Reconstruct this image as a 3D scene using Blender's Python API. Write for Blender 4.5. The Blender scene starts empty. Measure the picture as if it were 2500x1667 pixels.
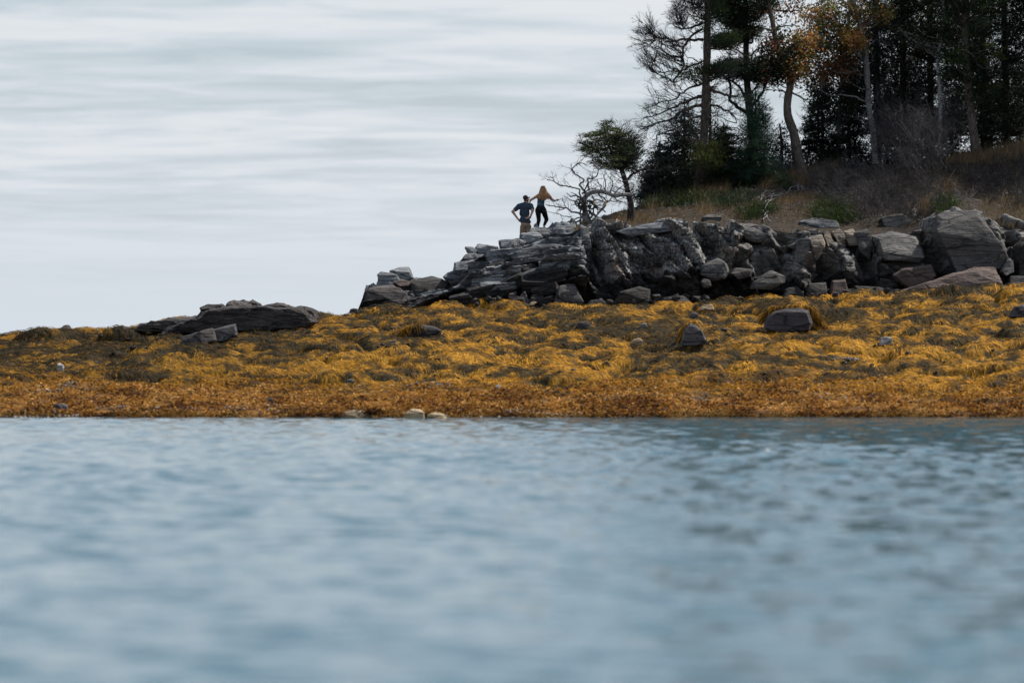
import bpy, bmesh, math, random
import numpy as np
from mathutils import Vector, Matrix
R = math.radians
random.seed(7); rng = np.random.default_rng(7)
SC = bpy.context.scene
COL = SC.collection

# ------------------------------------------------------------------ camera
F = 10800.0          # focal length in pixels of the 2500-wide photograph
CH = 1.463           # eye height above the water: low, from a small boat
HZ = 860.0           # horizon row
cam = bpy.data.cameras.new('Camera'); camo = bpy.data.objects.new('Camera', cam); COL.objects.link(camo)
camo.location = (0, 0, CH); camo.rotation_euler = (R(90), 0, 0)
cam.sensor_width = 36; cam.lens = F / 2500 * 36; cam.shift_y = (HZ - 833.5) / 2500
cam.clip_start = 0.5; cam.clip_end = 20000
cam.dof.use_dof = True; cam.dof.focus_distance = 138; cam.dof.aperture_fstop = 1.3
SC.camera = camo

# ------------------------------------------------------------------ light
SUN = Vector((0.52, 0.36, 0.77)).normalized()        # towards the sun: high, from the right and slightly behind the headland
sl = bpy.data.lights.new('sun', 'SUN'); slo = bpy.data.objects.new('sun', sl); COL.objects.link(slo)
sl.energy = 4.9; sl.angle = R(1.5); sl.color = (1.0, 0.95, 0.87)
slo.rotation_euler = SUN.to_track_quat('Z', 'Y').to_euler()
W = bpy.data.worlds.new('World'); SC.world = W; W.use_nodes = True
def world():
    nt = W.node_tree; N = nt.nodes; L = nt.links; N.clear()
    def nd(t, **k):
        n = N.new(t)
        for a, v in k.items(): setattr(n, a, v)
        return n
    def math_(op, a, b=None, clamp=False):
        n = nd('ShaderNodeMath', operation=op, use_clamp=clamp)
        for i, v in enumerate((a, b)):
            if v is None: continue
            if isinstance(v, (int, float)): n.inputs[i].default_value = v
            else: L.new(v, n.inputs[i])
        return n.outputs[0]
    sky = nd('ShaderNodeTexSky', sky_type='NISHITA', sun_disc=False, sun_elevation=math.asin(SUN.z),
             sun_rotation=math.atan2(SUN.x, SUN.y), altitude=0, air_density=1.0, dust_density=1.5, ozone_density=1.5)
    tc = nd('ShaderNodeTexCoord'); sep = nd('ShaderNodeSeparateXYZ'); L.new(tc.outputs['Generated'], sep.inputs[0])
    z = math_('MAXIMUM', sep.outputs[2], 0.0)
    zz = math_('ADD', z, 0.055)
    u = math_('DIVIDE', sep.outputs[0], zz); v = math_('DIVIDE', sep.outputs[1], zz)
    cmb = nd('ShaderNodeCombineXYZ'); L.new(u, cmb.inputs[0]); L.new(v, cmb.inputs[1])
    def noise(sx, sy, rot, detail, rough, dist=0.0, off=0.0):
        mp = nd('ShaderNodeMapping'); mp.inputs['Scale'].default_value = (sx, sy, 1); mp.inputs['Rotation'].default_value = (0, 0, R(rot))
        mp.inputs['Location'].default_value = (off, off * 0.7, 0); L.new(cmb.outputs[0], mp.inputs[0])
        t = nd('ShaderNodeTexNoise', noise_dimensions='2D'); L.new(mp.outputs[0], t.inputs['Vector'])
        t.inputs['Scale'].default_value = 1; t.inputs['Detail'].default_value = detail
        t.inputs['Roughness'].default_value = rough; t.inputs['Distortion'].default_value = dist
        return t.outputs[0]
    a = noise(0.55, 0.80, 2, 7, 0.5, 0.35, 3.3)      # the sheets of cloud
    b = noise(1.5, 2.6, -2, 8, 0.56, 0.45, 9.1)       # streaks within them
    c = noise(3.6, 5.6, 1, 6, 0.6, 0.5, 5.7)         # wisps
    mix = math_('ADD', math_('ADD', math_('MULTIPLY', a, 0.42), math_('MULTIPLY', b, 0.33)), math_('MULTIPLY', c, 0.25))
    mr = nd('ShaderNodeMapRange', interpolation_type='SMOOTHSTEP'); L.new(mix, mr.inputs[0])
    mr.inputs[1].default_value = 0.36; mr.inputs[2].default_value = 0.64
    hz = nd('ShaderNodeMapRange', interpolation_type='SMOOTHSTEP'); L.new(z, hz.inputs[0]); hz.inputs[1].default_value = 0.006; hz.inputs[2].default_value = 0.05
    hm = nd('ShaderNodeMixRGB'); L.new(hz.outputs[0], hm.inputs[0]); hm.inputs[1].default_value = (0.5, 0.5, 0.5, 1); L.new(mr.outputs[0], hm.inputs[2])   # even haze low down
    dens = hm.outputs[0]
    # a thin layer seen at a slant: opacity grows towards the horizon
    tau = math_('DIVIDE', math_('ADD', math_('MULTIPLY', dens, 0.22), 0.10), math_('ADD', z, 0.07))
    op = math_('SUBTRACT', 1.0, math_('POWER', 2.718, math_('MULTIPLY', tau, -1.0)), True)
    cr = nd('ShaderNodeMixRGB'); L.new(dens, cr.inputs[0])
    cr.inputs[1].default_value = (0.585, 0.68, 0.79, 1); cr.inputs[2].default_value = (0.80, 0.83, 0.868, 1)
    skm = nd('ShaderNodeMixRGB', blend_type='MULTIPLY'); skm.inputs[0].default_value = 1
    L.new(sky.outputs[0], skm.inputs[1]); skm.inputs[2].default_value = (0.095, 0.095, 0.095, 1)
    fin = nd('ShaderNodeMixRGB'); L.new(op, fin.inputs[0]); L.new(skm.outputs[0], fin.inputs[1]); L.new(cr.outputs[0], fin.inputs[2])
    bg = nd('ShaderNodeBackground'); L.new(fin.outputs[0], bg.inputs[0]); bg.inputs[1].default_value = 1.0
    out = nd('ShaderNodeOutputWorld'); L.new(bg.outputs[0], out.inputs[0])
world()
vs = SC.view_settings; vs.view_transform = 'Standard'; vs.look = 'None'; vs.exposure = 0; vs.gamma = 1
SC.render.engine = 'CYCLES'
cy = SC.cycles; cy.use_denoising = True; cy.max_bounces = 6; cy.diffuse_bounces = 3; cy.glossy_bounces = 3
cy.transmission_bounces = 3; cy.transparent_max_bounces = 8; cy.use_adaptive_sampling = True; cy.adaptive_threshold = 0.012
try:
    cy.denoiser = 'OPENIMAGEDENOISE'; cy.denoising_input_passes = 'RGB_ALBEDO_NORMAL'; cy.denoising_prefilter = 'ACCURATE'
except Exception: pass

# ------------------------------------------------------------------ helpers
def P(px, py, Y):
    return Vector(((px - 1250) / F * Y, Y, CH + (HZ - py) / F * Y))
def PA(a, Y):
    a = np.asarray(a, float)
    return np.stack([(a[:, 0] - 1250) / F * Y, np.zeros(len(a)) + Y, CH + (HZ - a[:, 1]) / F * Y], 1)
_lat = rng.random((64, 64, 64))
def vn3(p):
    p = np.asarray(p, float); i = np.floor(p).astype(int); f = p - i; f = f * f * (3 - 2 * f); i0 = i & 63; i1 = (i + 1) & 63
    g = lambda a, b, c: _lat[a, b, c]
    x0, y0, z0 = i0.T; x1, y1, z1 = i1.T; fx, fy, fz = f.T
    c00 = g(x0, y0, z0) * (1 - fx) + g(x1, y0, z0) * fx; c10 = g(x0, y1, z0) * (1 - fx) + g(x1, y1, z0) * fx
    c01 = g(x0, y0, z1) * (1 - fx) + g(x1, y0, z1) * fx; c11 = g(x0, y1, z1) * (1 - fx) + g(x1, y1, z1) * fx
    return (c00 * (1 - fy) + c10 * fy) * (1 - fz) + (c01 * (1 - fy) + c11 * fy) * fz
def fbm(p, oct=4, gain=0.5):
    p = np.asarray(p, float); s = np.zeros(len(p)); a = 1.0; t = 0.0
    for k in range(oct):
        s += a * vn3(p + 17.3 * k); t += a; a *= gain; p = p * 2.03
    return s / t
def fbm2(x, y, oct=4, gain=0.5, z=0.0):
    sh = np.shape(x); return fbm(np.stack([np.ravel(x), np.ravel(y), np.full(np.size(x), z)], 1), oct, gain).reshape(sh)
def sstep(a, b, x):
    t = np.clip((x - a) / (b - a), 0, 1); return t * t * (3 - 2 * t)

def mk(name, V, Fs, mat, parent=None, col=None, smooth=False, attr=None):
    V = np.asarray(V, np.float32); Fs = np.asarray(Fs, np.int32); k = Fs.shape[1]
    me = bpy.data.meshes.new(name); me.vertices.add(len(V)); me.vertices.foreach_set('co', V.ravel())
    me.loops.add(Fs.size); me.loops.foreach_set('vertex_index', Fs.ravel())
    me.polygons.add(len(Fs)); me.polygons.foreach_set('loop_start', np.arange(0, Fs.size, k, dtype=np.int32))
    me.polygons.foreach_set('loop_total', np.full(len(Fs), k, np.int32))
    if smooth: me.polygons.foreach_set('use_smooth', np.ones(len(Fs), bool))
    me.update(calc_edges=True)
    if col is not None:
        ca = me.color_attributes.new('col', 'FLOAT_COLOR', 'POINT')
        c4 = np.ones((len(V), 4), np.float32); c4[:, :3] = col; ca.data.foreach_set('color', c4.ravel())
    if attr is not None:
        for nm, a in attr.items():
            at = me.attributes.new(nm, 'FLOAT', 'POINT'); at.data.foreach_set('value', np.asarray(a, np.float32))
    if mat: me.materials.append(mat)
    o = bpy.data.objects.new(name, me); COL.objects.link(o)
    if parent: o.parent = parent
    return o
def tag(o, label=None, cat=None, group=None, kind=None):
    if label: o['label'] = label
    if cat: o['category'] = cat
    if group: o['group'] = group
    if kind: o['kind'] = kind
    return o
def empty(name, label, cat, group=None, loc=None):
    o = bpy.data.objects.new(name, None); COL.objects.link(o); tag(o, label, cat, group)
    if loc is not None: o.location = loc
    o.empty_display_size = 0.2
    return o
def attach(ch, root):                      # parent a mesh built in world space to an Empty at the base
    ch.parent = root; ch.matrix_parent_inverse = Matrix.Translation(-root.location)
    return ch
def grid_faces(nr, nc):
    i = np.arange(nr * nc).reshape(nr, nc)
    return np.stack([i[:-1, :-1], i[:-1, 1:], i[1:, 1:], i[1:, :-1]], -1).reshape(-1, 4)

class Segs:                                 # tapered round segments gathered into one mesh
    def __init__(s): s.a = []; s.b = []; s.ra = []; s.rb = []
    def add(s, a, b, ra, rb): s.a.append(tuple(a)); s.b.append(tuple(b)); s.ra.append(ra); s.rb.append(rb)
    def line(s, pts, r0, r1):
        n = len(pts) - 1
        for i in range(n): s.add(pts[i], pts[i + 1], r0 + (r1 - r0) * i / n, r0 + (r1 - r0) * (i + 1) / n)
    def build(s, name, mat, sides=4, col=None):
        if not s.a: return None
        a = np.array(s.a, float); b = np.array(s.b, float); ra = np.array(s.ra)[:, None]; rb = np.array(s.rb)[:, None]
        d = b - a; d /= np.linalg.norm(d, axis=1, keepdims=True) + 1e-9
        b = b + d * rb * 0.3
        up = np.where(np.abs(d[:, 2:3]) < 0.9, np.array([[0, 0, 1.0]]), np.array([[1.0, 0, 0]]))
        e1 = np.cross(d, up); e1 /= np.linalg.norm(e1, axis=1, keepdims=True); e2 = np.cross(d, e1)
        n = len(a); V = np.zeros((n, 2 * sides, 3))
        for k in range(sides):
            t = 2 * math.pi * k / sides; o = e1 * math.cos(t) + e2 * math.sin(t)
            V[:, k] = a + o * ra; V[:, sides + k] = b + o * rb
        f = np.array([[k, (k + 1) % sides, sides + (k + 1) % sides, sides + k] for k in range(sides)])
        Fs = (np.arange(n)[:, None, None] * 2 * sides + f[None]).reshape(-1, 4)
        return mk(name, V.reshape(-1, 3), Fs, mat, smooth=True, col=col)

def tube(name, pts, radii, mat, sides=10, rough=0.0, sub=4):
    """one continuous tapered trunk along a smooth curve"""
    pts = np.array(pts, float); radii = np.array(radii, float); n = len(pts)
    T = []; RR = []
    for i in range(n - 1):
        p0 = pts[max(i - 1, 0)]; p1 = pts[i]; p2 = pts[i + 1]; p3 = pts[min(i + 2, n - 1)]
        for k in range(sub):
            t = k / sub
            T.append(0.5 * (2 * p1 + (p2 - p0) * t + (2 * p0 - 5 * p1 + 4 * p2 - p3) * t * t + (3 * p1 - p0 - 3 * p2 + p3) * t ** 3))
            RR.append(radii[i] * (1 - t) + radii[i + 1] * t)
    T.append(pts[-1]); RR.append(radii[-1]); T = np.array(T); RR = np.array(RR)
    d = np.gradient(T, axis=0); d /= np.linalg.norm(d, axis=1, keepdims=True) + 1e-9
    e1 = np.cross(d, np.array([0, 1.0, 0.02])); e1 /= np.linalg.norm(e1, axis=1, keepdims=True) + 1e-9; e2 = np.cross(d, e1)
    th = np.linspace(0, 2 * math.pi, sides, endpoint=False)
    o = e1[:, None] * np.cos(th)[None, :, None] + e2[:, None] * np.sin(th)[None, :, None]
    rr = RR[:, None] * np.ones(sides)[None]
    V = T[:, None] + o * rr[..., None]
    if rough:
        nz = fbm(V.reshape(-1, 3) * 6, 3).reshape(rr.shape) - 0.5
        V = T[:, None] + o * (rr * (1 + rough * nz))[..., None]
    m = len(T); i = np.arange(m * sides).reshape(m, sides); j = np.roll(i, -1, 1)
    Fs = np.stack([i[:-1], j[:-1], j[1:], i[1:]], -1).reshape(-1, 4)
    return mk(name, V.reshape(-1, 3), Fs, mat, smooth=True), T, RR

# ------------------------------------------------------------------ materials
def new_mat(name):
    m = bpy.data.materials.new(name); m.use_nodes = True; nt = m.node_tree; nt.nodes.clear()
    return m, nt
class NB:
    def __init__(s, nt): s.nt = nt
    def n(s, t, **k):
        x = s.nt.nodes.new(t)
        for a, v in k.items(): setattr(x, a, v)
        return x
    def l(s, a, b): s.nt.links.new(a, b)
    def noise(s, vec, scale, detail=5, rough=0.55, dist=0.0):
        t = s.n('ShaderNodeTexNoise'); s.l(vec, t.inputs['Vector']); t.inputs['Scale'].default_value = scale
        t.inputs['Detail'].default_value = detail; t.inputs['Roughness'].default_value = rough; t.inputs['Distortion'].default_value = dist
        return t.outputs[0]
    def ramp(s, fac, stops):
        r = s.n('ShaderNodeValToRGB'); s.l(fac, r.inputs[0]); e = r.color_ramp.elements
        while len(e) < len(stops): e.new(0.5)
        for x, (p, c) in zip(e, stops): x.position = p; x.color = (c, c, c, 1) if isinstance(c, (int, float)) else (*c, 1)
        return r.outputs[0]
    def mix(s, fac, a, b, mode='MIX'):
        m = s.n('ShaderNodeMixRGB', blend_type=mode)
        for i, v in enumerate((fac, a, b)):
            if isinstance(v, (int, float)): m.inputs[i].default_value = v if i == 0 else (v, v, v, 1)
            elif isinstance(v, tuple): m.inputs[i].default_value = (*v, 1)
            else: s.l(v, m.inputs[i])
        return m.outputs[0]
    def mapv(s, vec, scale=(1, 1, 1), rot=(0, 0, 0)):
        m = s.n('ShaderNodeMapping'); s.l(vec, m.inputs[0]); m.inputs['Scale'].default_value = scale; m.inputs['Rotation'].default_value = rot
        return m.outputs[0]
    def bsdf(s, color, rough=0.8, normal=None, spec=0.3, **k):
        b = s.n('ShaderNodeBsdfPrincipled')
        if isinstance(color, tuple): b.inputs['Base Color'].default_value = (*color, 1)
        else: s.l(color, b.inputs['Base Color'])
        if isinstance(rough, (int, float)): b.inputs['Roughness'].default_value = rough
        else: s.l(rough, b.inputs['Roughness'])
        b.inputs['Specular IOR Level'].default_value = spec
        if normal is not None: s.l(normal, b.inputs['Normal'])
        return b
    def bump(s, h, strength=0.6, dist=0.03, prev=None):
        b = s.n('ShaderNodeBump'); s.l(h, b.inputs['Height']); b.inputs['Strength'].default_value = strength; b.inputs['Distance'].default_value = dist
        if prev is not None: s.l(prev, b.inputs['Normal'])
        return b.outputs[0]
    def out(s, sh):
        o = s.n('ShaderNodeOutputMaterial'); s.l(sh, o.inputs[0])

def rock_mat(name, dark, mid, pale, bed=(0, 0.3, 0), lichen=0.5, vein=0.0, rust=0.0, fine=7.0, bedding=1.0):
    m, nt = new_mat(name); b = NB(nt)
    g = b.n('ShaderNodeNewGeometry').outputs['Position']; oi = b.n('ShaderNodeObjectInfo').outputs['Random']
    st = b.mapv(g, (1.0, 1.0, 6.5), bed)
    big = b.noise(g, 1.1, 5, 0.6); fin = b.noise(g, fine, 8, 0.7); strat = b.noise(st, 1.6, 6, 0.65, 0.3)
    c = b.mix(b.ramp(big, [(0.34, 0), (0.66, 1)]), dark, mid)
    c = b.mix(b.ramp(strat, [(0.42, 0), (0.7, 0.75 * bedding)]), c, pale)
    c = b.mix(b.ramp(fin, [(0.3, 0.75), (0.5, 0.0)]), c, tuple(x * 0.35 for x in dark))
    lic = b.noise(g, 2.7, 9, 0.75)
    c = b.mix(b.ramp(lic, [(0.60, 0), (0.68, lichen)]), c, tuple(min(1, x * 1.35 + 0.02) for x in pale))
    if vein:
        vv = b.noise(b.mapv(g, (3.2, 3.2, 0.35), (0, bed[1], 0)), 1.6, 4, 0.6, 0.8)
        c = b.mix(b.ramp(vv, [(0.475, 0), (0.497, vein), (0.515, vein), (0.535, 0)]), c, (0.50, 0.49, 0.46))
    if rust:
        ru = b.noise(g, 0.9, 6, 0.65)
        c = b.mix(b.ramp(ru, [(0.54, 0), (0.64, rust)]), c, (0.17, 0.075, 0.035))
    vo = b.n('ShaderNodeTexVoronoi', feature='DISTANCE_TO_EDGE'); b.l(b.mix(0.12, st, b.n('ShaderNodeTexNoise').outputs[1]), vo.inputs['Vector']); vo.inputs['Scale'].default_value = 0.75
    crack = b.ramp(vo.outputs[0], [(0.0, 0), (0.035, 1)])
    c = b.mix(b.ramp(crack, [(0, 0.75), (1, 0)]), c, tuple(x * 0.25 for x in dark))
    hsv = b.n('ShaderNodeHueSaturation'); b.l(c, hsv.inputs['Color'])
    mm = b.n('ShaderNodeMapRange'); b.l(oi, mm.inputs[0]); mm.inputs[3].default_value = 0.62; mm.inputs[4].default_value = 1.3; b.l(mm.outputs[0], hsv.inputs['Value'])
    nrm = b.bump(crack, 0.8, 0.05); nrm = b.bump(strat, 0.9, 0.10 * bedding, nrm); nrm = b.bump(fin, 0.9, 0.05, nrm)
    b.out(b.bsdf(hsv.outputs[0], 0.82, nrm, 0.25).outputs[0]); return m
M = {}
M['rock'] = rock_mat('grey_rock', (0.055, 0.062, 0.072), (0.17, 0.182, 0.195), (0.38, 0.385, 0.385), (0, R(18), 0), 0.7)
M['rock_mid'] = rock_mat('veined_rock', (0.045, 0.047, 0.053), (0.15, 0.147, 0.143), (0.33, 0.32, 0.30), (0, R(-58), 0), 0.4, 0.8, 0.5)
M['rock_tan'] = rock_mat('tan_rock', (0.15, 0.125, 0.10), (0.34, 0.28, 0.215), (0.48, 0.42, 0.34), (0, R(-8), 0), 0.35, 0, 0.2, bedding=0.5)
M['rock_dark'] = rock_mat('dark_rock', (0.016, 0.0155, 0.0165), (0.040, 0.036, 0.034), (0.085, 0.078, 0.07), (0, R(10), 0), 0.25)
M['rock_big'] = rock_mat('weathered_boulder', (0.08, 0.078, 0.076), (0.19, 0.18, 0.168), (0.33, 0.315, 0.29), (0, R(-12), 0), 0.75, 0, 0.12, bedding=0.4)
M['rock_red'] = rock_mat('brown_slab', (0.075, 0.055, 0.048), (0.16, 0.115, 0.097), (0.23, 0.185, 0.165), (0, R(-14), 0), 0.2, bedding=0.5)
M['rock_purple'] = rock_mat('purplish_rock', (0.04, 0.036, 0.04), (0.095, 0.085, 0.09), (0.21, 0.18, 0.18), (0, R(5), 0), 0.7, bedding=0.12)
M['rock_low'] = rock_mat('low_outcrop_rock', (0.040, 0.036, 0.036), (0.10, 0.087, 0.080), (0.17, 0.150, 0.138), (0, R(6), 0), 0.15)
M['rock_rub'] = rock_mat('rubble_rock', (0.03, 0.029, 0.03), (0.085, 0.08, 0.077), (0.22, 0.21, 0.20), (0, 0, 0), 0.4, fine=9)
M['rock_barn'] = rock_mat('barnacle_patched_rock', (0.035, 0.032, 0.033), (0.09, 0.082, 0.082), (0.36, 0.34, 0.33), (0, R(5), 0), 1.0, bedding=0.15)
M['rock_slab'] = rock_mat('foot_slab_rock', (0.05, 0.047, 0.045), (0.12, 0.112, 0.104), (0.20, 0.19, 0.175), (0, R(12), 0), 0.4, bedding=0.3)
M['rock_pale'] = rock_mat('barnacled_rock', (0.20, 0.135, 0.07), (0.45, 0.32, 0.175), (0.66, 0.53, 0.36), (0, R(5), 0), 0.6)
M['rock_white'] = rock_mat('white_stone', (0.34, 0.33, 0.31), (0.58, 0.56, 0.53), (0.75, 0.73, 0.70), (0, 0, 0), 0.3)

def attr_mat(name, rough=0.6, spec=0.3, transl=0.0, bump=None, var=0.25, vscale=9.0):
    m, nt = new_mat(name); b = NB(nt)
    a = b.n('ShaderNodeAttribute'); a.attribute_name = 'col'
    g = b.n('ShaderNodeNewGeometry').outputs['Position']
    nz = b.noise(g, vscale, 4, 0.6)
    c = b.mix(1.0, a.outputs[0], b.ramp(nz, [(0.25, 1 - var), (0.75, 1 + var * 0.6)]), 'MULTIPLY')
    nr = b.bump(b.noise(g, bump[0], 5, 0.65), 0.8, bump[1]) if bump else None
    p = b.bsdf(c, rough, nr, spec)
    if transl:
        t = b.n('ShaderNodeBsdfTranslucent'); b.l(c, t.inputs[0])
        mx = b.n('ShaderNodeMixShader'); mx.inputs[0].default_value = transl; b.l(p.outputs[0], mx.inputs[1]); b.l(t.outputs[0], mx.inputs[2])
        b.out(mx.outputs[0])
    else: b.out(p.outputs[0])
    return m
M['weed'] = attr_mat('rockweed', 0.70, 0.10, 0.25, None, 0.35, 5.0)
M['bed'] = attr_mat('weed_bed', 0.8, 0.1, 0, (22, 0.05), 0.5, 14)
M['foliage'] = attr_mat('needles', 0.6, 0.2, 0.22, None, 0.3, 3.0)
M['leaf'] = attr_mat('broad_leaves', 0.5, 0.3, 0.40, None, 0.3, 4.0)
M['grass'] = attr_mat('dry_grass', 0.7, 0.15, 0.30, None, 0.3, 3.0)
M['pebble'] = attr_mat('pebbles', 0.75, 0.25, 0, (30, 0.02), 0.3, 20)

def bark_mat(name, dark, pale, scale=(9, 9, 2.5), marks=False, thr=(0.38, 0.66)):
    m, nt = new_mat(name); b = NB(nt)
    g = b.n('ShaderNodeNewGeometry').outputs['Position']
    v = b.mapv(g, scale); nz = b.noise(v, 2.2, 7, 0.7, 0.4)
    c = b.mix(b.ramp(nz, [(thr[0], 0), (thr[1], 1)]), dark, pale)
    if marks:
        k = b.noise(b.mapv(g, (1.3, 1.3, 9)), 2.0, 4, 0.6)
        c = b.mix(b.ramp(k, [(0.60, 0), (0.66, 0.9)]), c, (0.03, 0.027, 0.025))
    b.out(b.bsdf(c, 0.85, b.bump(nz, 0.9, 0.04), 0.2).outputs[0]); return m
M['bark'] = bark_mat('spruce_bark', (0.035, 0.030, 0.028), (0.17, 0.125, 0.10))
M['bark_dark'] = bark_mat('dark_bark', (0.022, 0.019, 0.018), (0.075, 0.06, 0.052))
M['bark_aspen'] = bark_mat('aspen_bark', (0.17, 0.16, 0.145), (0.38, 0.36, 0.33), (3, 3, 5), True)
M['bark_birch'] = bark_mat('birch_bark', (0.40, 0.38, 0.36), (0.72, 0.70, 0.68), (3, 3, 6), True)
M['bark_brown'] = bark_mat('brown_bark', (0.07, 0.055, 0.045), (0.26, 0.21, 0.17))
M['twig'] = bark_mat('grey_twigs', (0.035, 0.032, 0.033), (0.10, 0.093, 0.092))
M['deadwood'] = bark_mat('weathered_deadwood', (0.12, 0.115, 0.115), (0.38, 0.365, 0.355), (7, 7, 4))
M['palewood'] = bark_mat('pale_deadwood', (0.20, 0.19, 0.18), (0.40, 0.385, 0.37), (7, 7, 4))
M['brush'] = bark_mat('bare_brush', (0.045, 0.040, 0.042), (0.13, 0.118, 0.118))
M['torn'] = bark_mat('torn_wood', (0.25, 0.15, 0.08), (0.55, 0.40, 0.26))
def plain(name, c, rough=0.8, nscale=30, var=0.3, bd=0.01):
    m, nt = new_mat(name); b = NB(nt); g = b.n('ShaderNodeNewGeometry').outputs['Position']
    nz = b.noise(g, nscale, 5, 0.6)
    col = b.mix(b.ramp(nz, [(0.3, 0), (0.7, 1)]), tuple(x * (1 - var) for x in c), tuple(min(1, x * (1 + var)) for x in c))
    b.out(b.bsdf(col, rough, b.bump(nz, 0.5, bd), 0.25).outputs[0]); return m
M['skin'] = plain('skin', (0.52, 0.31, 0.23), 0.55, 12, 0.1)
M['tee'] = plain('navy_tee', (0.045, 0.066, 0.095), 0.9, 14, 0.25, 0.02)
M['cap'] = plain('dark_cap', (0.032, 0.032, 0.045), 0.85, 25)
M['short'] = plain('khaki_cloth', (0.27, 0.20, 0.125), 0.9, 16, 0.25, 0.02)
M['tank'] = plain('teal_blue_top', (0.050, 0.105, 0.165), 0.85, 14, 0.25, 0.02)
M['legging'] = plain('black_leggings', (0.007, 0.008, 0.010), 0.7, 20)
M['shoe'] = plain('dark_shoe', (0.02, 0.02, 0.02), 0.7)
M['beard'] = plain('dark_hair', (0.03, 0.02, 0.015), 0.8)
M['float'] = plain('white_glint', (0.8, 0.8, 0.78), 0.4)  # for the ball that stands in for a glint
M['hair'] = attr_mat('auburn_hair', 0.4, 0.5, 0.15, None, 0.35, 8)

# ------------------------------------------------------------------ water
def build_water():
    def axis(lo, hi, dens, a, b):
        core = dens
        left = lo - np.cumsum(0.15 * 1.32 ** np.arange(0, 40)); right = hi + np.cumsum(0.15 * 1.32 ** np.arange(0, 40))
        left = left[left > a][::-1]; right = right[right < b]
        return np.concatenate([[a], left, core, right, [b]])
    ys = [11.0]
    while ys[-1] < 104: ys.append(ys[-1] + max(0.045, 0.0021 * ys[-1]))
    y = axis(11, ys[-1], np.array(ys), -4000, 9000); x = axis(-15.5, 15.5, np.arange(-15.5, 15.51, 0.105), -6000, 6000)
    X, Yg = np.meshgrid(x, y); Z = np.zeros_like(X)
    r = np.random.default_rng(3)
    DY = np.gradient(y)[:, None]; DX = np.gradient(x)[None, :]
    warp = (fbm2(X[:] * 0.22, Yg * 0.22, 2, z=4.4) - 0.5) * 2.2
    for i in range(52):
        lam = 0.22 * (8.0) ** (r.random()); ang = r.normal(math.radians(70), math.radians(42))
        k = 2 * math.pi / lam; kx = math.cos(ang) * k; ky = math.sin(ang) * k
        amp = lam * 0.0052 * (1.0 if lam < 0.8 else 0.5) * (0.6 + 0.8 * r.random())
        fade = np.clip((lam / np.maximum(DX * abs(math.cos(ang)), DY * abs(math.sin(ang))) - 2.5) / 2, 0, 1)
        Z += amp * fade * np.sin(kx * X + ky * Yg + warp * k * 0.25 + r.random() * 6.28)
    calm = 0.55 + 0.9 * fbm2(X * 0.09, Yg * 0.05, 3, z=8.8)
    Z *= calm * (0.35 + 0.65 * sstep(104, 88, Yg)) * (0.74 + 0.26 * sstep(25, 60, Yg))
    m, nt = new_mat('sea_water'); b = NB(nt)
    g = b.n('ShaderNodeNewGeometry').outputs['Position']
    n1 = b.noise(b.mapv(g, (1, 1, 1)), 3.2, 4, 0.6, 0.3); n2 = b.noise(g, 9.0, 3, 0.5)
    nr = b.bump(n1, 0.30, 0.035); nr = b.bump(n2, 0.2, 0.010, nr)
    p = b.bsdf((0.056, 0.138, 0.175), 0.06, nr, 0.5); p.inputs['IOR'].default_value = 1.333
    b.out(p.outputs[0])
    o = mk('water', np.stack([X, Yg, Z], -1).reshape(-1, 3), grid_faces(*X.shape), m, smooth=True)
    tag(o, kind='structure')
build_water()

# ------------------------------------------------------------------ shore height field
YB = np.array([(-400, 830), (0, 816), (150, 803), (330, 792), (400, 783), (480, 772), (640, 766), (770, 762), (885, 752), (960, 746), (1100, 742),
               (1250, 746), (1400, 746), (1550, 742), (1700, 737), (1850, 740), (1950, 740), (2050, 724), (2180, 716), (2260, 709),
               (2350, 705), (2450, 700), (2500, 700), (2900, 690)], float)
Y0, Y1 = 100.0, 140.0
def ref(x): return x / 140.0 * F + 1250
def mean_shore(x, Y):
    pr = ref(x); zb = CH + (HZ - np.interp(pr, YB[:, 0], YB[:, 1])) / F * Y1 - 0.27
    t = (Y - Y0) / (Y1 - Y0)
    z = zb * (0.78 * t + 0.22 * t * np.abs(t))
    left = sstep(960, 820, pr)
    z = z - left * 0.022 * np.maximum(Y - 139.0, 0) ** 1.6
    return z
def shore_Y(px, py):
    Ys = np.linspace(99, 141, 600); x = (px - 1250) / F * Ys; z = mean_shore(x, Ys)
    row = HZ - (z - CH) / Ys * F
    i = np.argmin(np.abs(row - py)); return float(Ys[i])
GS = 0.11
GX = np.arange(-21, 22.51, GS); GY = np.arange(97, 150.01, GS)
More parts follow.
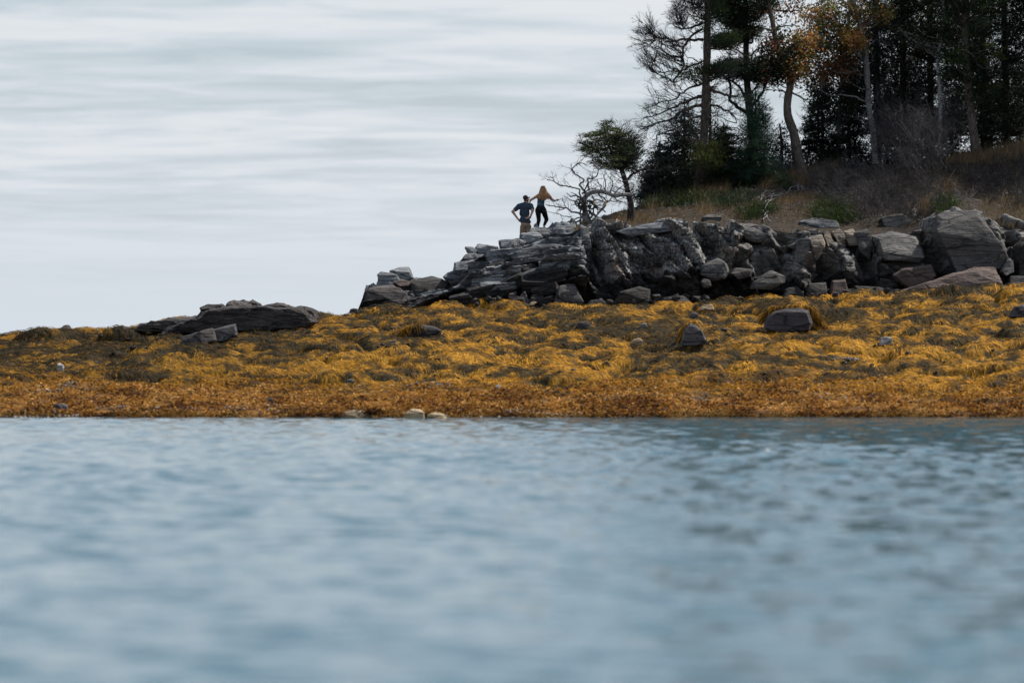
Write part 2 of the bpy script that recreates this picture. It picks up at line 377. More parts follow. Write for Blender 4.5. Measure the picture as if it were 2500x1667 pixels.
def build_field():
    X, Y = np.meshgrid(GX, GY); base = mean_shore(X, Y)
    base += (fbm2(X * 0.25, Y * 0.25, 3, z=1.5) - 0.5) * 0.35 * sstep(100, 108, Y)
    B = np.zeros_like(X); r = np.random.default_rng(11)
    bumps = []
    for i in range(4000):
        x = r.uniform(-20.5, 22); y = r.uniform(101, 141.5)
        up = sstep(104, 118, y)
        s = r.gamma(3.0, 0.068) + 0.15
        rx = s * r.uniform(0.8, 1.7); ry = s * r.uniform(0.8, 1.3); h = s * r.uniform(0.40, 0.85) * (0.35 + 0.65 * up)
        bumps.append((x, y, min(rx, 1.1), min(ry, 0.8), min(h, 0.34), r.uniform(-0.5, 0.5), r.random()))
    for i in range(150):
        bumps.append((r.uniform(-20, 21), r.uniform(110, 138), r.uniform(0.7, 1.5), r.uniform(0.5, 1.0), r.uniform(0.26, 0.42), r.uniform(-0.4, 0.4), r.random() * 0.8))
    for px, py, w, h in [(95, 860, 150, 55), (285, 860, 120, 55), (410, 875, 150, 40), (420, 905, 90, 36), (1935, 795, 260, 62), (2050, 800, 170, 45), (1945, 900, 120, 42),
                         (700, 800, 210, 44), (180, 975, 75, 30), (90, 1003, 60, 28), (880, 1012, 110, 14), (1040, 812, 150, 32), (1360, 775, 90, 36), (1235, 770, 110, 32),
                         (2330, 745, 130, 44), (2480, 755, 100, 40), (2470, 850, 80, 40), (2130, 720, 140, 20), (1690, 835, 110, 40), (1500, 885, 120, 30), (1180, 750, 130, 30)]:
        y = shore_Y(px, py); sc = F / y
        bumps.append(((px - 1250) / F * y, y + 0.5, w / 2 / sc, max(w / 2 / sc * 0.7, 0.5), h / sc, 0.0, 0.25 if w < 100 or h > 40 else 0.7))
    TN = np.full(X.shape, 0.30)
    for (x, y, rx, ry, h, a, tone) in bumps:
        i0, i1 = np.searchsorted(GX, [x - rx * 1.3, x + rx * 1.3]); j0, j1 = np.searchsorted(GY, [y - ry * 1.5, y + ry * 1.5])
        if i1 <= i0 or j1 <= j0: continue
        dx = X[j0:j1, i0:i1] - x; dy = Y[j0:j1, i0:i1] - y
        ca, sa = math.cos(a), math.sin(a); u = (dx * ca + dy * sa) / rx; v = (-dx * sa + dy * ca) / ry
        d = np.clip(1 - u * u - v * v, 0, 1) ** 0.45 * h
        w_ = d > B[j0:j1, i0:i1]; B[j0:j1, i0:i1] = np.where(w_, d, B[j0:j1, i0:i1]); TN[j0:j1, i0:i1] = np.where(w_, tone, TN[j0:j1, i0:i1])
    fine = (fbm2(X * 2.2, Y * 2.2, 3, z=3.1) - 0.5) * 0.14 + (fbm2(X * 5.5, Y * 5.5, 2, z=4.1) - 0.5) * 0.10 * sstep(116, 108, Y)
    Z = base + B + fine * sstep(100, 103, Y)
    return X, Y, Z, B, TN
SX, SY, SZ, SB, ST = build_field()
def samp(G, x, y):
    fx = np.clip((x - GX[0]) / GS, 0, len(GX) - 1.001); fy = np.clip((y - GY[0]) / GS, 0, len(GY) - 1.001)
    i = fx.astype(int); j = fy.astype(int); a = fx - i; b = fy - j
    return (G[j, i] * (1 - a) + G[j, i + 1] * a) * (1 - b) + (G[j + 1, i] * (1 - a) + G[j + 1, i + 1] * a) * b
def zone(x, y):                       # 0 = rockweed, 1 = bladder wrack by the water
    e = 109.5 + 9.0 * (fbm2(x * 0.18, y * 0.10, 3, z=6.6) - 0.5) * 2
    return sstep(e + 4.0, e - 3.5, y)
GOLD = np.array([0.50, 0.236, 0.022]); BRIGHT = np.array([0.82, 0.42, 0.040]); OLIVE = np.array([0.042, 0.033, 0.013]); BROWN = np.array([0.25, 0.115, 0.013])
ORANGE = np.array([0.50, 0.235, 0.045]); RUST = np.array([0.20, 0.075, 0.026]); PALE = np.array([0.70, 0.40, 0.13])
def weedcol(x, y, n, r):
    a = fbm2(x * 0.9 + y * 0.13, y * 0.6, 4, 0.6, z=2.2); b = fbm2(x * 3.4, y * 2.2, 4, z=7.7)
    i = np.clip(np.round((x - GX[0]) / GS).astype(int), 0, len(GX) - 1); j = np.clip(np.round((y - GY[0]) / GS).astype(int), 0, len(GY) - 1)
    q = ST[j, i] * 0.50 + (a - 0.5) * 1.2 + (b - 0.5) * 1.9 + 0.22 + (fbm2(x * 0.2, y * 0.13, 2, z=14.4) - 0.5) * 0.8 + r.normal(0, 0.07, n)
    lft = sstep(0, -11, x)
    k = sstep(0.46, 0.57, q - 0.06 * lft)[:, None]; br = sstep(0.60, 0.78, q)[:, None]
    mid = sstep(0.30, 0.42, q)[:, None]; c = OLIVE * (1 - k) * (1 - mid) + np.array([0.15, 0.10, 0.026]) * mid * (1 - k) + GOLD * k; c = c * (1 - br * 0.85) + BRIGHT * br * 0.85
    t = r.random((n, 1)); c = np.where(t < 0.13, BROWN, c); c = np.where(t > 0.95, OLIVE * 0.7, c)
    c = c * (1 - 0.36 * lft[:, None])
    return c * (0.7 + 0.6 * r.random((n, 1)))
def build_shore():
    n = SX.size; x = SX.ravel(); y = SY.ravel(); r = np.random.default_rng(5)
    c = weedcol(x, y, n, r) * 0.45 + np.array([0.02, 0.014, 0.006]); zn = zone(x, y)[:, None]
    w = (ORANGE * 0.55 + RUST * 0.45) * (0.10 + 0.6 * sstep(0.3, 0.7, fbm2(x * 6, y * 5, 3, z=1.1))[:, None])
    c = c * (1 - zn) + w * zn
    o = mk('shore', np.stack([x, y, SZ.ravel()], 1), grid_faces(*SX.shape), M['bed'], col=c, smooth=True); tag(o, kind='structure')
build_shore()
def build_rockweed():
    r = np.random.default_rng(21); n = 265000
    y = 103 + (141.8 - 103) * r.random(n) ** 0.92; x = (r.random(n) * 2 - 1) * 0.137 * y + 0.15
    keep = (zone(x, y) < r.random(n) * 1.0 + 0.05); x = x[keep]; y = y[keep]; n = len(x)
    e = 0.10; S = 3
    ln = r.uniform(0.07, 0.24, n); wd = r.uniform(0.005, 0.0105, n)
    fl = (fbm2(x * 0.65, y * 0.5, 3, z=9.9) - 0.5) * 10.0
    fdx = np.sign(np.cos(fl)) * np.abs(np.cos(fl)) ** 0.5; fdy = np.sin(fl) * 0.5 - 0.2
    px, py = x.copy(), y.copy(); pts = []; jit = r.normal(0, 0.45, n)
    lift0 = r.uniform(0.0, 0.055, n)
    for s in range(S):
        pz = samp(SZ, px, py); t = s / (S - 1)
        pts.append(np.stack([px, py, pz + 0.012 + lift0 * (1 - 0.6 * t) + 0.03 * math.sin(t * 3.14) * r.random(n)], 1))
        gx = (samp(SZ, px + e, py) - samp(SZ, px - e, py)) / (2 * e); gy = (samp(SZ, px, py + e) - samp(SZ, px, py - e)) / (2 * e)
        dx = -gx * 1.5 + fdx * 0.75 + np.cos(jit * 3) * 0.30; dy = -gy * 1.5 + fdy * 0.6 + np.sin(jit * 3) * 0.40
        m = np.hypot(dx, dy) + 1e-6; st = ln / (S - 1)
        steep = 1 / np.sqrt(1 + (gx ** 2 + gy ** 2))
        px = px + dx / m * st * steep; py = py + dy / m * st * steep
    pts = np.stack(pts, 1)                                   # n,S,3
    d = np.gradient(pts, axis=1); side = np.cross(d, np.array([0, -0.35, 1.0])); side /= np.linalg.norm(side, axis=2, keepdims=True) + 1e-9
    side += r.normal(0, 0.35, (n, 1, 3))
    wt = np.array([0.8, 1.0, 0.4])[None, :, None] * wd[:, None, None]
    V = np.stack([pts - side * wt, pts + side * wt], 2)       # n,S,2,3
    i = (np.arange(n) * S * 2)[:, None]; k = np.arange(S - 1)[None] * 2
    Fs = np.stack([i + k, i + k + 1, i + k + 3, i + k + 2], -1).reshape(-1, 4)
    c = weedcol(x, y, n, r); c = np.repeat(c, S * 2, 0)
    o = mk('rockweed', V.reshape(-1, 3), Fs, M['weed'], col=c, smooth=True)
    tag(o, 'golden and dark olive rockweed strands draped over the shore rocks', 'seaweed', kind='stuff')
build_rockweed()
def build_wrack():
    r = np.random.default_rng(23); n = 210000
    y = 99.7 + 17 * r.random(n) ** 1.25; x = (r.random(n) * 2 - 1) * 0.138 * y + 0.15
    clump = fbm2(x * 1.6, y * 1.1, 3, z=12.2)
    keep = (zone(x, y) > r.random(n) * 0.95) & (clump > 0.30 + 0.12 * r.random(n)); x = x[keep]; y = y[keep]; clump = clump[keep]; n = len(x)
    z = samp(SZ, x, y); ok = z > -0.03; x, y, z, clump = x[ok], y[ok], z[ok], clump[ok]; n = len(x)
    for px, py, w_ in ((912, 1006, 0.11), (832, 1015, 0.09), (1042, 1012, 0.07)):      # tufts on the stones in the shallows
        k_ = 620; Yc = 98.8; x = np.append(x, (px - 1250) / F * Yc + r.normal(0, w_, k_)); y = np.append(y, Yc + r.normal(0, 0.12, k_)); z = np.append(z, CH + (HZ - py) / F * Yc + r.normal(0, 0.025, k_) - 0.02); clump = np.append(clump, np.full(k_, 0.4))
    n = len(x)
    c0 = np.stack([x, y, z + 0.01 + np.clip(clump - 0.36, 0, 1) * 0.35 * r.random(n)], 1)
    a = r.normal(0, 1, (n, 3)); a[:, 2] = np.abs(a[:, 2]) * 0.35; a[:, 0] *= 1.5; a /= np.linalg.norm(a, axis=1, keepdims=True)
    b = np.cross(a, r.normal(0, 1, (n, 3))); b /= np.linalg.norm(b, axis=1, keepdims=True)
    s = r.uniform(0.03, 0.085, (n, 1)); w = s * r.uniform(0.16, 0.36, (n, 1))
    V = np.stack([c0 - b * w * 0.5, c0 + a * s - b * w, c0 + a * s * 1.5, c0 + a * s + b * w], 1)
    Fs = np.arange(n * 4).reshape(n, 4)
    t = (fbm2(x * 1.3, y * 1.0, 4, z=3.3)[:, None] - 0.5) * 1.3 + 0.30 + r.random((n, 1)) * 0.42
    c = np.where(t < 0.42, RUST * 0.8, np.where(t < 0.66, ORANGE, PALE)); c = np.where(r.random((n, 1)) < 0.14, OLIVE, c) * (0.7 + 0.6 * r.random((n, 1)))
    zz_ = zone(x, y); mixg = (r.random(n) > zz_ * 1.05 - 0.1)[:, None]; c = np.where(mixg, GOLD * (0.6 + 0.8 * r.random((n, 1))), c)
    c = c * (0.55 + 0.45 * sstep(100.0, 101.4, y))[:, None]                         # soaked by the water's edge
    o = mk('bladder_wrack', V.reshape(-1, 3), Fs, M['weed'], col=np.repeat(c, 4, 0))
    tag(o, 'orange brown bladder wrack carpet along the water edge', 'seaweed', kind='stuff')
build_wrack()

# ------------------------------------------------------------------ rocks
def facet_noise(V, amp, fr, seed):
    q = V * fr + seed
    return (fbm(q, 4, 0.55) - 0.5) * amp * 2
def finish_rock(bm, L, amp, seed, fr=2.2):
    for it in range(6):
        bmesh.ops.triangulate(bm, faces=bm.faces)
        long_ = [e for e in bm.edges if e.calc_length() > L]
        if not long_ or len(bm.verts) > 1500: break
        bmesh.ops.subdivide_edges(bm, edges=long_, cuts=1, use_grid_fill=True)
    bmesh.ops.triangulate(bm, faces=bm.faces); bm.normal_update()
    V = np.array([v.co for v in bm.verts]); Nn = np.array([v.normal for v in bm.verts])
    d = facet_noise(V, amp, fr, seed) + np.abs(fbm(V * np.array([fr * 1.2, fr * 1.2, fr * 4]) + seed + 5, 2) - 0.5) * -amp * 1.4
    lay = np.floor((V[:, 2] + 0.06 * (fbm(V * 1.5 + seed, 2) - 0.5)) * (7.0 if fr > 2.5 else 4.2) + seed); hsh = np.abs(np.sin(lay * 12.9898 + seed) * 43758.5) % 1.0
    Nh = Nn * np.array([1, 1, 0.15]); V = V + Nn * d[:, None] + Nh * ((hsh - 0.6) * amp * 0.8)[:, None]
    for v, c in zip(bm.verts, V): v.co = c
def hull_mesh(pts, L=0.16, amp=0.06, seed=0.0, fr=2.2):
    bm = bmesh.new()
    for p in pts: bm.verts.new(p)
    res = bmesh.ops.convex_hull(bm, input=bm.verts)
    bmesh.ops.delete(bm, geom=list({g for g in res['geom_interior'] + res['geom_unused'] if isinstance(g, bmesh.types.BMVert)}), context='VERTS')
    bmesh.ops.dissolve_limit(bm, angle_limit=R(4), verts=bm.verts, edges=bm.edges)
    bmesh.ops.bevel(bm, geom=list(bm.edges), offset=min(L * 0.15, 0.022), segments=1, affect='EDGES')
    finish_rock(bm, L, amp, seed, fr)
    me = bpy.data.meshes.new('rock'); bm.to_mesh(me); bm.free(); return me
HEAD = [None]
def outline_rock(name, outline, Y, depth, mat, label=None, cat=None, parent=None, seed=None, top=0.80, L=0.15, amp=0.05, sink=0.0, group=None, tight=False):
    """an angular rock whose side facing the sea has the given outline; own depth and thickness"""
    r = random.Random(seed if seed is not None else hash(tuple(map(tuple, outline))) & 0xffff)
    w = [P(px, py + sink, Y) for px, py in outline]
    c = sum(w, Vector()) / len(w); zs = [p.z for p in w]; hgt = max(zs) - min(zs)
    pts = []
    for p in w:
        d = p - c; up = max(0, d.z) / (hgt * 0.5 + 1e-6)
        f = c + Vector((d.x * (r.uniform(0.80, 0.95) if not tight else r.uniform(0.97, 1.02)), 0, d.z * (1 - (1 - top) * min(up, 1)) if d.z > 0 else d.z * r.uniform(0.9, 1.0)))
        f.y = Y - depth * r.uniform(0.35, 0.55) + up * depth * 0.25
        m = c + d; m.y = Y + r.uniform(-0.05, 0.15) * depth
        k = c + d * r.uniform(0.85, 0.98); k.y = Y + depth * r.uniform(0.45, 0.65)
        pts += [f, m, k]
    base = Vector((c.x, Y, min(zs)))
    me = hull_mesh([p - base for p in pts], L, amp, r.uniform(0, 40))
    me.materials.append(mat); o = bpy.data.objects.new(name, me); COL.objects.link(o); o.location = base
    if parent is not None: o.parent = parent
    if label: tag(o, label, cat, group)
    return o

# headland body
RT = np.array([(700, 900), (860, 800), (885, 752), (897, 712), (1012, 700), (1080, 690), (1105, 660), (1135, 630), (1215, 612), (1268, 588), (1310, 575), (1400, 556),
               (1460, 556), (1540, 548), (1650, 545), (1740, 540), (1800, 552), (1900, 552), (2050, 566), (2200, 566), (2300, 525), (2400, 530), (2500, 555), (2900, 560)], float)
CR = np.array([(700, 900), (1012, 760), (1100, 720), (1200, 650), (1268, 600), (1310, 585), (1360, 560), (1400, 545), (1500, 518), (1560, 500), (1640, 478), (1780, 450), (1900, 432), (2030, 415),
               (2120, 402), (2300, 380), (2400, 372), (2500, 350), (2900, 330)], float)
def zrow(py, Y): return CH + (HZ - py) / F * Y
def head_z(x, Y):
    p = x / 146.0 * F + 1250; pc = x / 158.0 * F + 1250
    zb = zrow(np.interp(p, YB[:, 0], YB[:, 1]), 140.0) - 0.5
    zr = zrow(np.interp(p, RT[:, 0], RT[:, 1]), 146.0) - 0.12
    zc = zrow(np.interp(pc, CR[:, 0], CR[:, 1]), 158.0) - 0.05
    f1 = np.clip((Y - 140.7) / 3.5, 0, 1) ** 0.75
    z = zb + (zr - zb) * f1
    open_ = sstep(1440, 1330, p)                                  # bare point on the left: falls away behind
    s = sstep(145.5, 158.5, Y) * 0.4 + 0.6 * np.clip((Y - 145.5) / 13.0, 0, 1)
    z = z + (zc - zr) * s * (1 - open_)
    drop = np.clip(Y - 148.0, 0, 99)
    z = z - open_ * np.minimum(drop * 0.32, 5.5)
    z = z - (1 - open_) * np.clip(Y - 162, 0, 60) * 0.05
    return z
def build_headland():
    xs = np.arange(-7.5, 27, 0.16); ys = np.concatenate([np.arange(139.6, 160, 0.16), np.arange(160, 215, 0.8)])
    X, Y = np.meshgrid(xs, ys); Z = head_z(X, Y)
    soil = sstep(144.6, 146.2, Y + (fbm2(X * 0.7, Y * 0.7, 3, z=2.5) - 0.5) * 2.2) * sstep(1390, 1450, X / 146 * F + 1250)
    rough = (fbm2(X * 1.3, Y * 1.3 + Z * 1.1, 5, 0.6, z=0.7) - 0.5)
    Z2 = Z + rough * 0.36 - 0.45 * (1 - soil); Yd = Y + 1.7 * (1 - soil) * sstep(146.5, 144.0, Y)
    m, nt = new_mat('headland_soil_rock'); b = NB(nt)
    a = b.n('ShaderNodeAttribute'); a.attribute_name = 'soil'; g = b.n('ShaderNodeNewGeometry').outputs['Position']
    n1 = b.noise(g, 1.7, 6, 0.65); n2 = b.noise(g, 13, 7, 0.72)
    sc_ = b.mix(b.ramp(n1, [(0.35, 0), (0.65, 1)]), (0.034, 0.025, 0.018), (0.088, 0.064, 0.045))
    sc_ = b.mix(b.ramp(n2, [(0.53, 0), (0.63, 0.75)]), sc_, (0.22, 0.19, 0.15))
    sc_ = b.mix(b.ramp(n2, [(0.38, 0.85), (0.48, 0)]), sc_, (0.03, 0.024, 0.018))
    rk = b.mix(b.ramp(n1, [(0.35, 0), (0.65, 1)]), (0.022, 0.022, 0.024), (0.075, 0.072, 0.07))
    rk = b.mix(b.ramp(n2, [(0.5, 0), (0.75, 0.5)]), rk, (0.16, 0.155, 0.15))
    c = b.mix(a.outputs[2], rk, sc_)
    b.out(b.bsdf(c, 0.9, b.bump(n2, 1.0, 0.16), 0.15).outputs[0])
    o = mk('headland', np.stack([X, Yd, Z2], -1).reshape(-1, 3), grid_faces(*X.shape), m, attr={'soil': soil.ravel()}); tag(o, kind='structure')
    HEAD[0] = o
build_headland()
def cells(u, v, seed):
    """Voronoi cells: centre offset, random numbers of the cell, and distance to the next cell"""
    iu = np.floor(u).astype(int); iv = np.floor(v).astype(int); best = np.full(u.shape, 9e9); sec = best.copy(); H_ = np.zeros(u.shape + (4,)); du = np.zeros(u.shape); dv = du.copy()
    tab = np.random.default_rng(seed).random((128, 128, 6))
    for a in (-1, 0, 1):
        for b_ in (-1, 0, 1):
            t = tab[(iu + a) & 127, (iv + b_) & 127]; x = u - (iu + a + t[..., 0]); y = v - (iv + b_ + t[..., 1]); d = x * x + y * y
            m = d < best; sec = np.where(m, best, np.minimum(sec, d)); best = np.where(m, d, best); H_[m] = t[..., 2:][m]; du = np.where(m, x, du); dv = np.where(m, y, dv)
    return H_, du, dv, np.sqrt(sec) - np.sqrt(best)
def build_face():
    xs = np.arange(-7.2, 24.5, 0.062); ys = np.concatenate([np.arange(140.0, 141.6, 0.03), np.arange(141.6, 146, 0.045), np.arange(146, 152, 0.07)])
    X, Y = np.meshgrid(xs, ys); p = X / 146 * F + 1250; Z = head_z(X, Y)
    openp = sstep(1440, 1400, p)
    Z = Z - (1 - openp) * 0.5 * sstep(145.4, 147.2, Y + (fbm2(X * 0.6, Y * 0.6, 2, z=1.9) - 0.5) * 2.5)
    pn = p + (fbm2(X * 0.5, Z * 0.5, 3, z=9.5) - 0.5) * 160
    reg = [(pn < 1430, 17, 2.3, 0.60), ((pn >= 1430) & (pn < 1800), -57, 2.1, 0.62), ((pn >= 1800) & (pn < 2120), -64, 1.9, 0.95), (pn >= 2120, -10, 2.2, 1.2)]
    D = np.zeros_like(X)
    wx = X + (fbm2(X * 1.1, Z * 1.1, 3, z=2.9) - 0.5) * 0.5; wz = Z * 0.9 + Y * 0.35 + (fbm2(X * 1.1, Z * 1.1, 3, z=6.9) - 0.5) * 0.5
    for m, ang, la, lb in reg:
        ca, sa = math.cos(R(ang)), math.sin(R(ang)); u = wx * ca + wz * sa; v = -wx * sa + wz * ca; d = np.zeros_like(X)
        for k, (sc_, am) in enumerate(((1.0, 1.0), (0.42, 0.48), (0.19, 0.20), (0.09, 0.06))):
            H_, du, dv, e = cells(u / (la * sc_), v / (lb * sc_), 40 + k)
            d += am * (H_[..., 0] - 0.5) + am * 0.75 * ((H_[..., 1] - 0.5) * du * 2 + (H_[..., 2] - 0.35) * dv * 1.6) - am * 0.22 * sstep(0.06, 0.0, e)
        D = np.where(m, d, D)
    D += (fbm2(X * 7, Z * 7 + Y * 3, 3, z=3.9) - 0.5) * 0.05
    top = sstep(144.0, 146.0, Y)
    zb = head_z(X, 0 * X + 140.0) + 0.5; zt = head_z(X, 0 * X + 146.0); fr = (Z - zb) / np.maximum(zt - zb, 0.6)
    rowf = HZ - (Z - CH) / Y * F; pp = X / Y * F + 1250
    for cx, cy, rx, ry, dp in ((1738, 612, 26, 48, 1.5), (1455, 640, 22, 60, 1.0), (1602, 650, 60, 30, 0.9), (1915, 588, 24, 34, 1.2), (1895, 660, 46, 40, 1.3), (2008, 668, 40, 36, 1.4), (2118, 664, 24, 50, 1.5), (2196, 662, 60, 16, 1.0), (2288, 640, 22, 60, 1.6), (1230, 700, 60, 22, 0.9), (1345, 690, 40, 40, 0.9), (1125, 700, 40, 26, 0.8), (2470, 600, 20, 60, 1.2), (1800, 650, 30, 26, 1.0)):
        D -= dp * np.exp(-(np.abs((pp - cx + (rowf - cy) * -0.25) / rx) ** 3 + np.abs((rowf - cy) / ry) ** 3)) * (1 - top)
    under = 1.5 * np.clip(0.42 - fr, 0, 0.5) * 2 * sstep(1010, 1150, p)                # the foot of the cliff is hollowed out
    Yd = Y - D * (1 - 0.75 * top) - 0.32 * sstep(1030, 1100, p) * (1 - top) + under; Zd = Z + D * (0.22 + 0.30 * top)
    o = mk('cliff_face', np.stack([X, Yd, Zd], -1).reshape(-1, 3), grid_faces(*X.shape), M['rock'], smooth=True); tag(o, kind='structure')
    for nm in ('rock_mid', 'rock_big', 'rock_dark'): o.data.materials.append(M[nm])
    mi = np.where(pn < 1430, 0, np.where(pn < 1810, 1, 2)); mi = np.where(fr + (fbm2(X * 0.9, Z * 0.9, 4, z=7.1) - 0.5) * 0.5 < 0.40, 3, mi)  # dark tidal rock low on the face, with the foot's shade painted in
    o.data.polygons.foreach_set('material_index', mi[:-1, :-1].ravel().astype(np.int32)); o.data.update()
    HEAD[0] = o
build_face()
def face_hit(px, py):
    Ys = np.linspace(140.2, 150, 600); x = (px - 1250) / F * Ys; row = HZ - (head_z(x, Ys) - CH) / Ys * F
    k = np.nonzero(row <= py)[0]; return float(Ys[k[0]]) if len(k) else 147.0

# random angular blocks that make up the broken face
def proto_blocks():
    out = []
    for k in range(16):
        r = random.Random(100 + k); pts = []
        for i in range(17):
            v = Vector((r.uniform(-1, 1), r.uniform(-1, 1), r.uniform(-1, 1)))
            m = max(abs(v.x), abs(v.y), abs(v.z)); v /= m
            v = v * (0.80 + 0.2 * r.random()) if i > 7 else Vector(((i & 1) * 2 - 1, ((i >> 1) & 1) * 2 - 1, ((i >> 2) & 1) * 2 - 1)) * r.uniform(0.62, 1.0)
            v.x += v.z * r.uniform(-0.05, 0.05); pts.append(v * 0.5)
        out.append(hull_mesh(pts, 0.085, 0.045, k * 3.7, 3.0))
    return out
PROT = proto_blocks()
def small_stones():
    out = []
    for k in range(8):
        r = random.Random(700 + k); out.append(hull_mesh([Vector((r.uniform(-1, 1), r.uniform(-1, 1), r.uniform(-1, 1))).normalized() * r.uniform(0.4, 0.55) for i in range(11)], 0.4, 0.02, k, 2.0))
    return out
SMALL = small_stones()
MESHMAT = {}
def block(name, px, py, Y, w, h, d, ang, mat, parent, r, label=None, cat=None, group=None, tilt=None):
    k = r.randrange(len(PROT)); key = (k, mat.name)
    if key not in MESHMAT:
        me = PROT[k].copy(); me.materials.append(mat); MESHMAT[key] = me
    o = bpy.data.objects.new(name, MESHMAT[key]); COL.objects.link(o)
    sc = Y / F; o.location = P(px, py, Y); o.scale = (w * sc, d, h * sc)
    o.rotation_euler = (r.uniform(-0.1, 0.35) if tilt is None else tilt, ang, r.uniform(-0.3, 0.3))
    if parent is not None: o.parent = parent
    if label: tag(o, label, cat, group)
    return o
KEYS = []
def inp(x, y, poly):
    ok = False; j = len(poly) - 1
    for i in range(len(poly)):
        xi, yi = poly[i]; xj, yj = poly[j]
        if (yi > y) != (yj > y) and x < (xj - xi) * (y - yi) / (yj - yi) + xi: ok = not ok
        j = i
    return ok
def build_cliff():
    r = random.Random(5); H = HEAD[0]; n = 0
    px = 895
    cells = []
    while px < 2530:
        top = np.interp(px, RT[:, 0], RT[:, 1]) + 10; bot = np.interp(px, YB[:, 0], YB[:, 1]) - 4
        py = top + r.uniform(0, 20)
        while py < bot:
            cells.append((px + r.uniform(-16, 16), py, top, bot)); py += r.uniform(24, 44)
        px += r.uniform(30, 46)
    r.shuffle(cells)
    for (x, y, top, bot) in cells:
        if n >= 46: break
        if x > 1380 or any(inp(x, y, o) for o in KEYS): continue
        fr = np.clip((bot - y) / max(bot - top, 30), 0, 1)
        dp = r.uniform(0.7, 1.2); Y = face_hit(x, y) - 0.25 + dp * r.uniform(0.10, 0.30)
        if x < 1420: ang = -R(r.gauss(16, 8)); el = r.uniform(1.5, 2.8)
        elif x < 1800: ang = R(r.gauss(58, 9)) if r.random() < 0.7 else -R(r.gauss(12, 8)); el = r.uniform(1.3, 2.4)
        elif x < 2130: ang = R(r.gauss(62, 16)) if r.random() < 0.5 else -R(r.gauss(10, 10)); el = r.uniform(1.0, 1.7)
        else: ang = R(r.gauss(-6, 14)); el = r.uniform(1.0, 1.9)
        s = r.uniform(30, 66) * (1.0 if x < 1900 else 1.15)
        w = s * math.sqrt(el); h = s / math.sqrt(el) * 1.15
        if fr < 0.36 + 0.08 * math.sin(x * 0.02): mat = M['rock_dark']; s *= 0.9  # low blocks darkened likewise: tidal rock plus painted shade
        elif x < 1420: mat = M['rock']
        elif x < 1810: mat = M['rock_mid'] if r.random() < 0.75 else M['rock']
        elif x < 2130: mat = M['rock_tan'] if (r.random() < 0.35 and fr > 0.55) else M['rock']
        else: mat = M['rock_big'] if r.random() < 0.5 else M['rock_dark']
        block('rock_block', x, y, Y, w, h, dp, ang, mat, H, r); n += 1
def weed_Y(px, py):                     # first point of the weed bed seen at a pixel
    Ys = np.linspace(99, 141, 1600); x = (px - 1250) / F * Ys; row = HZ - (samp(SZ, x, Ys) + 0.03 - CH) / Ys * F
    k = np.nonzero(row <= py)[0]; return float(Ys[k[0]]) if len(k) else 139.5
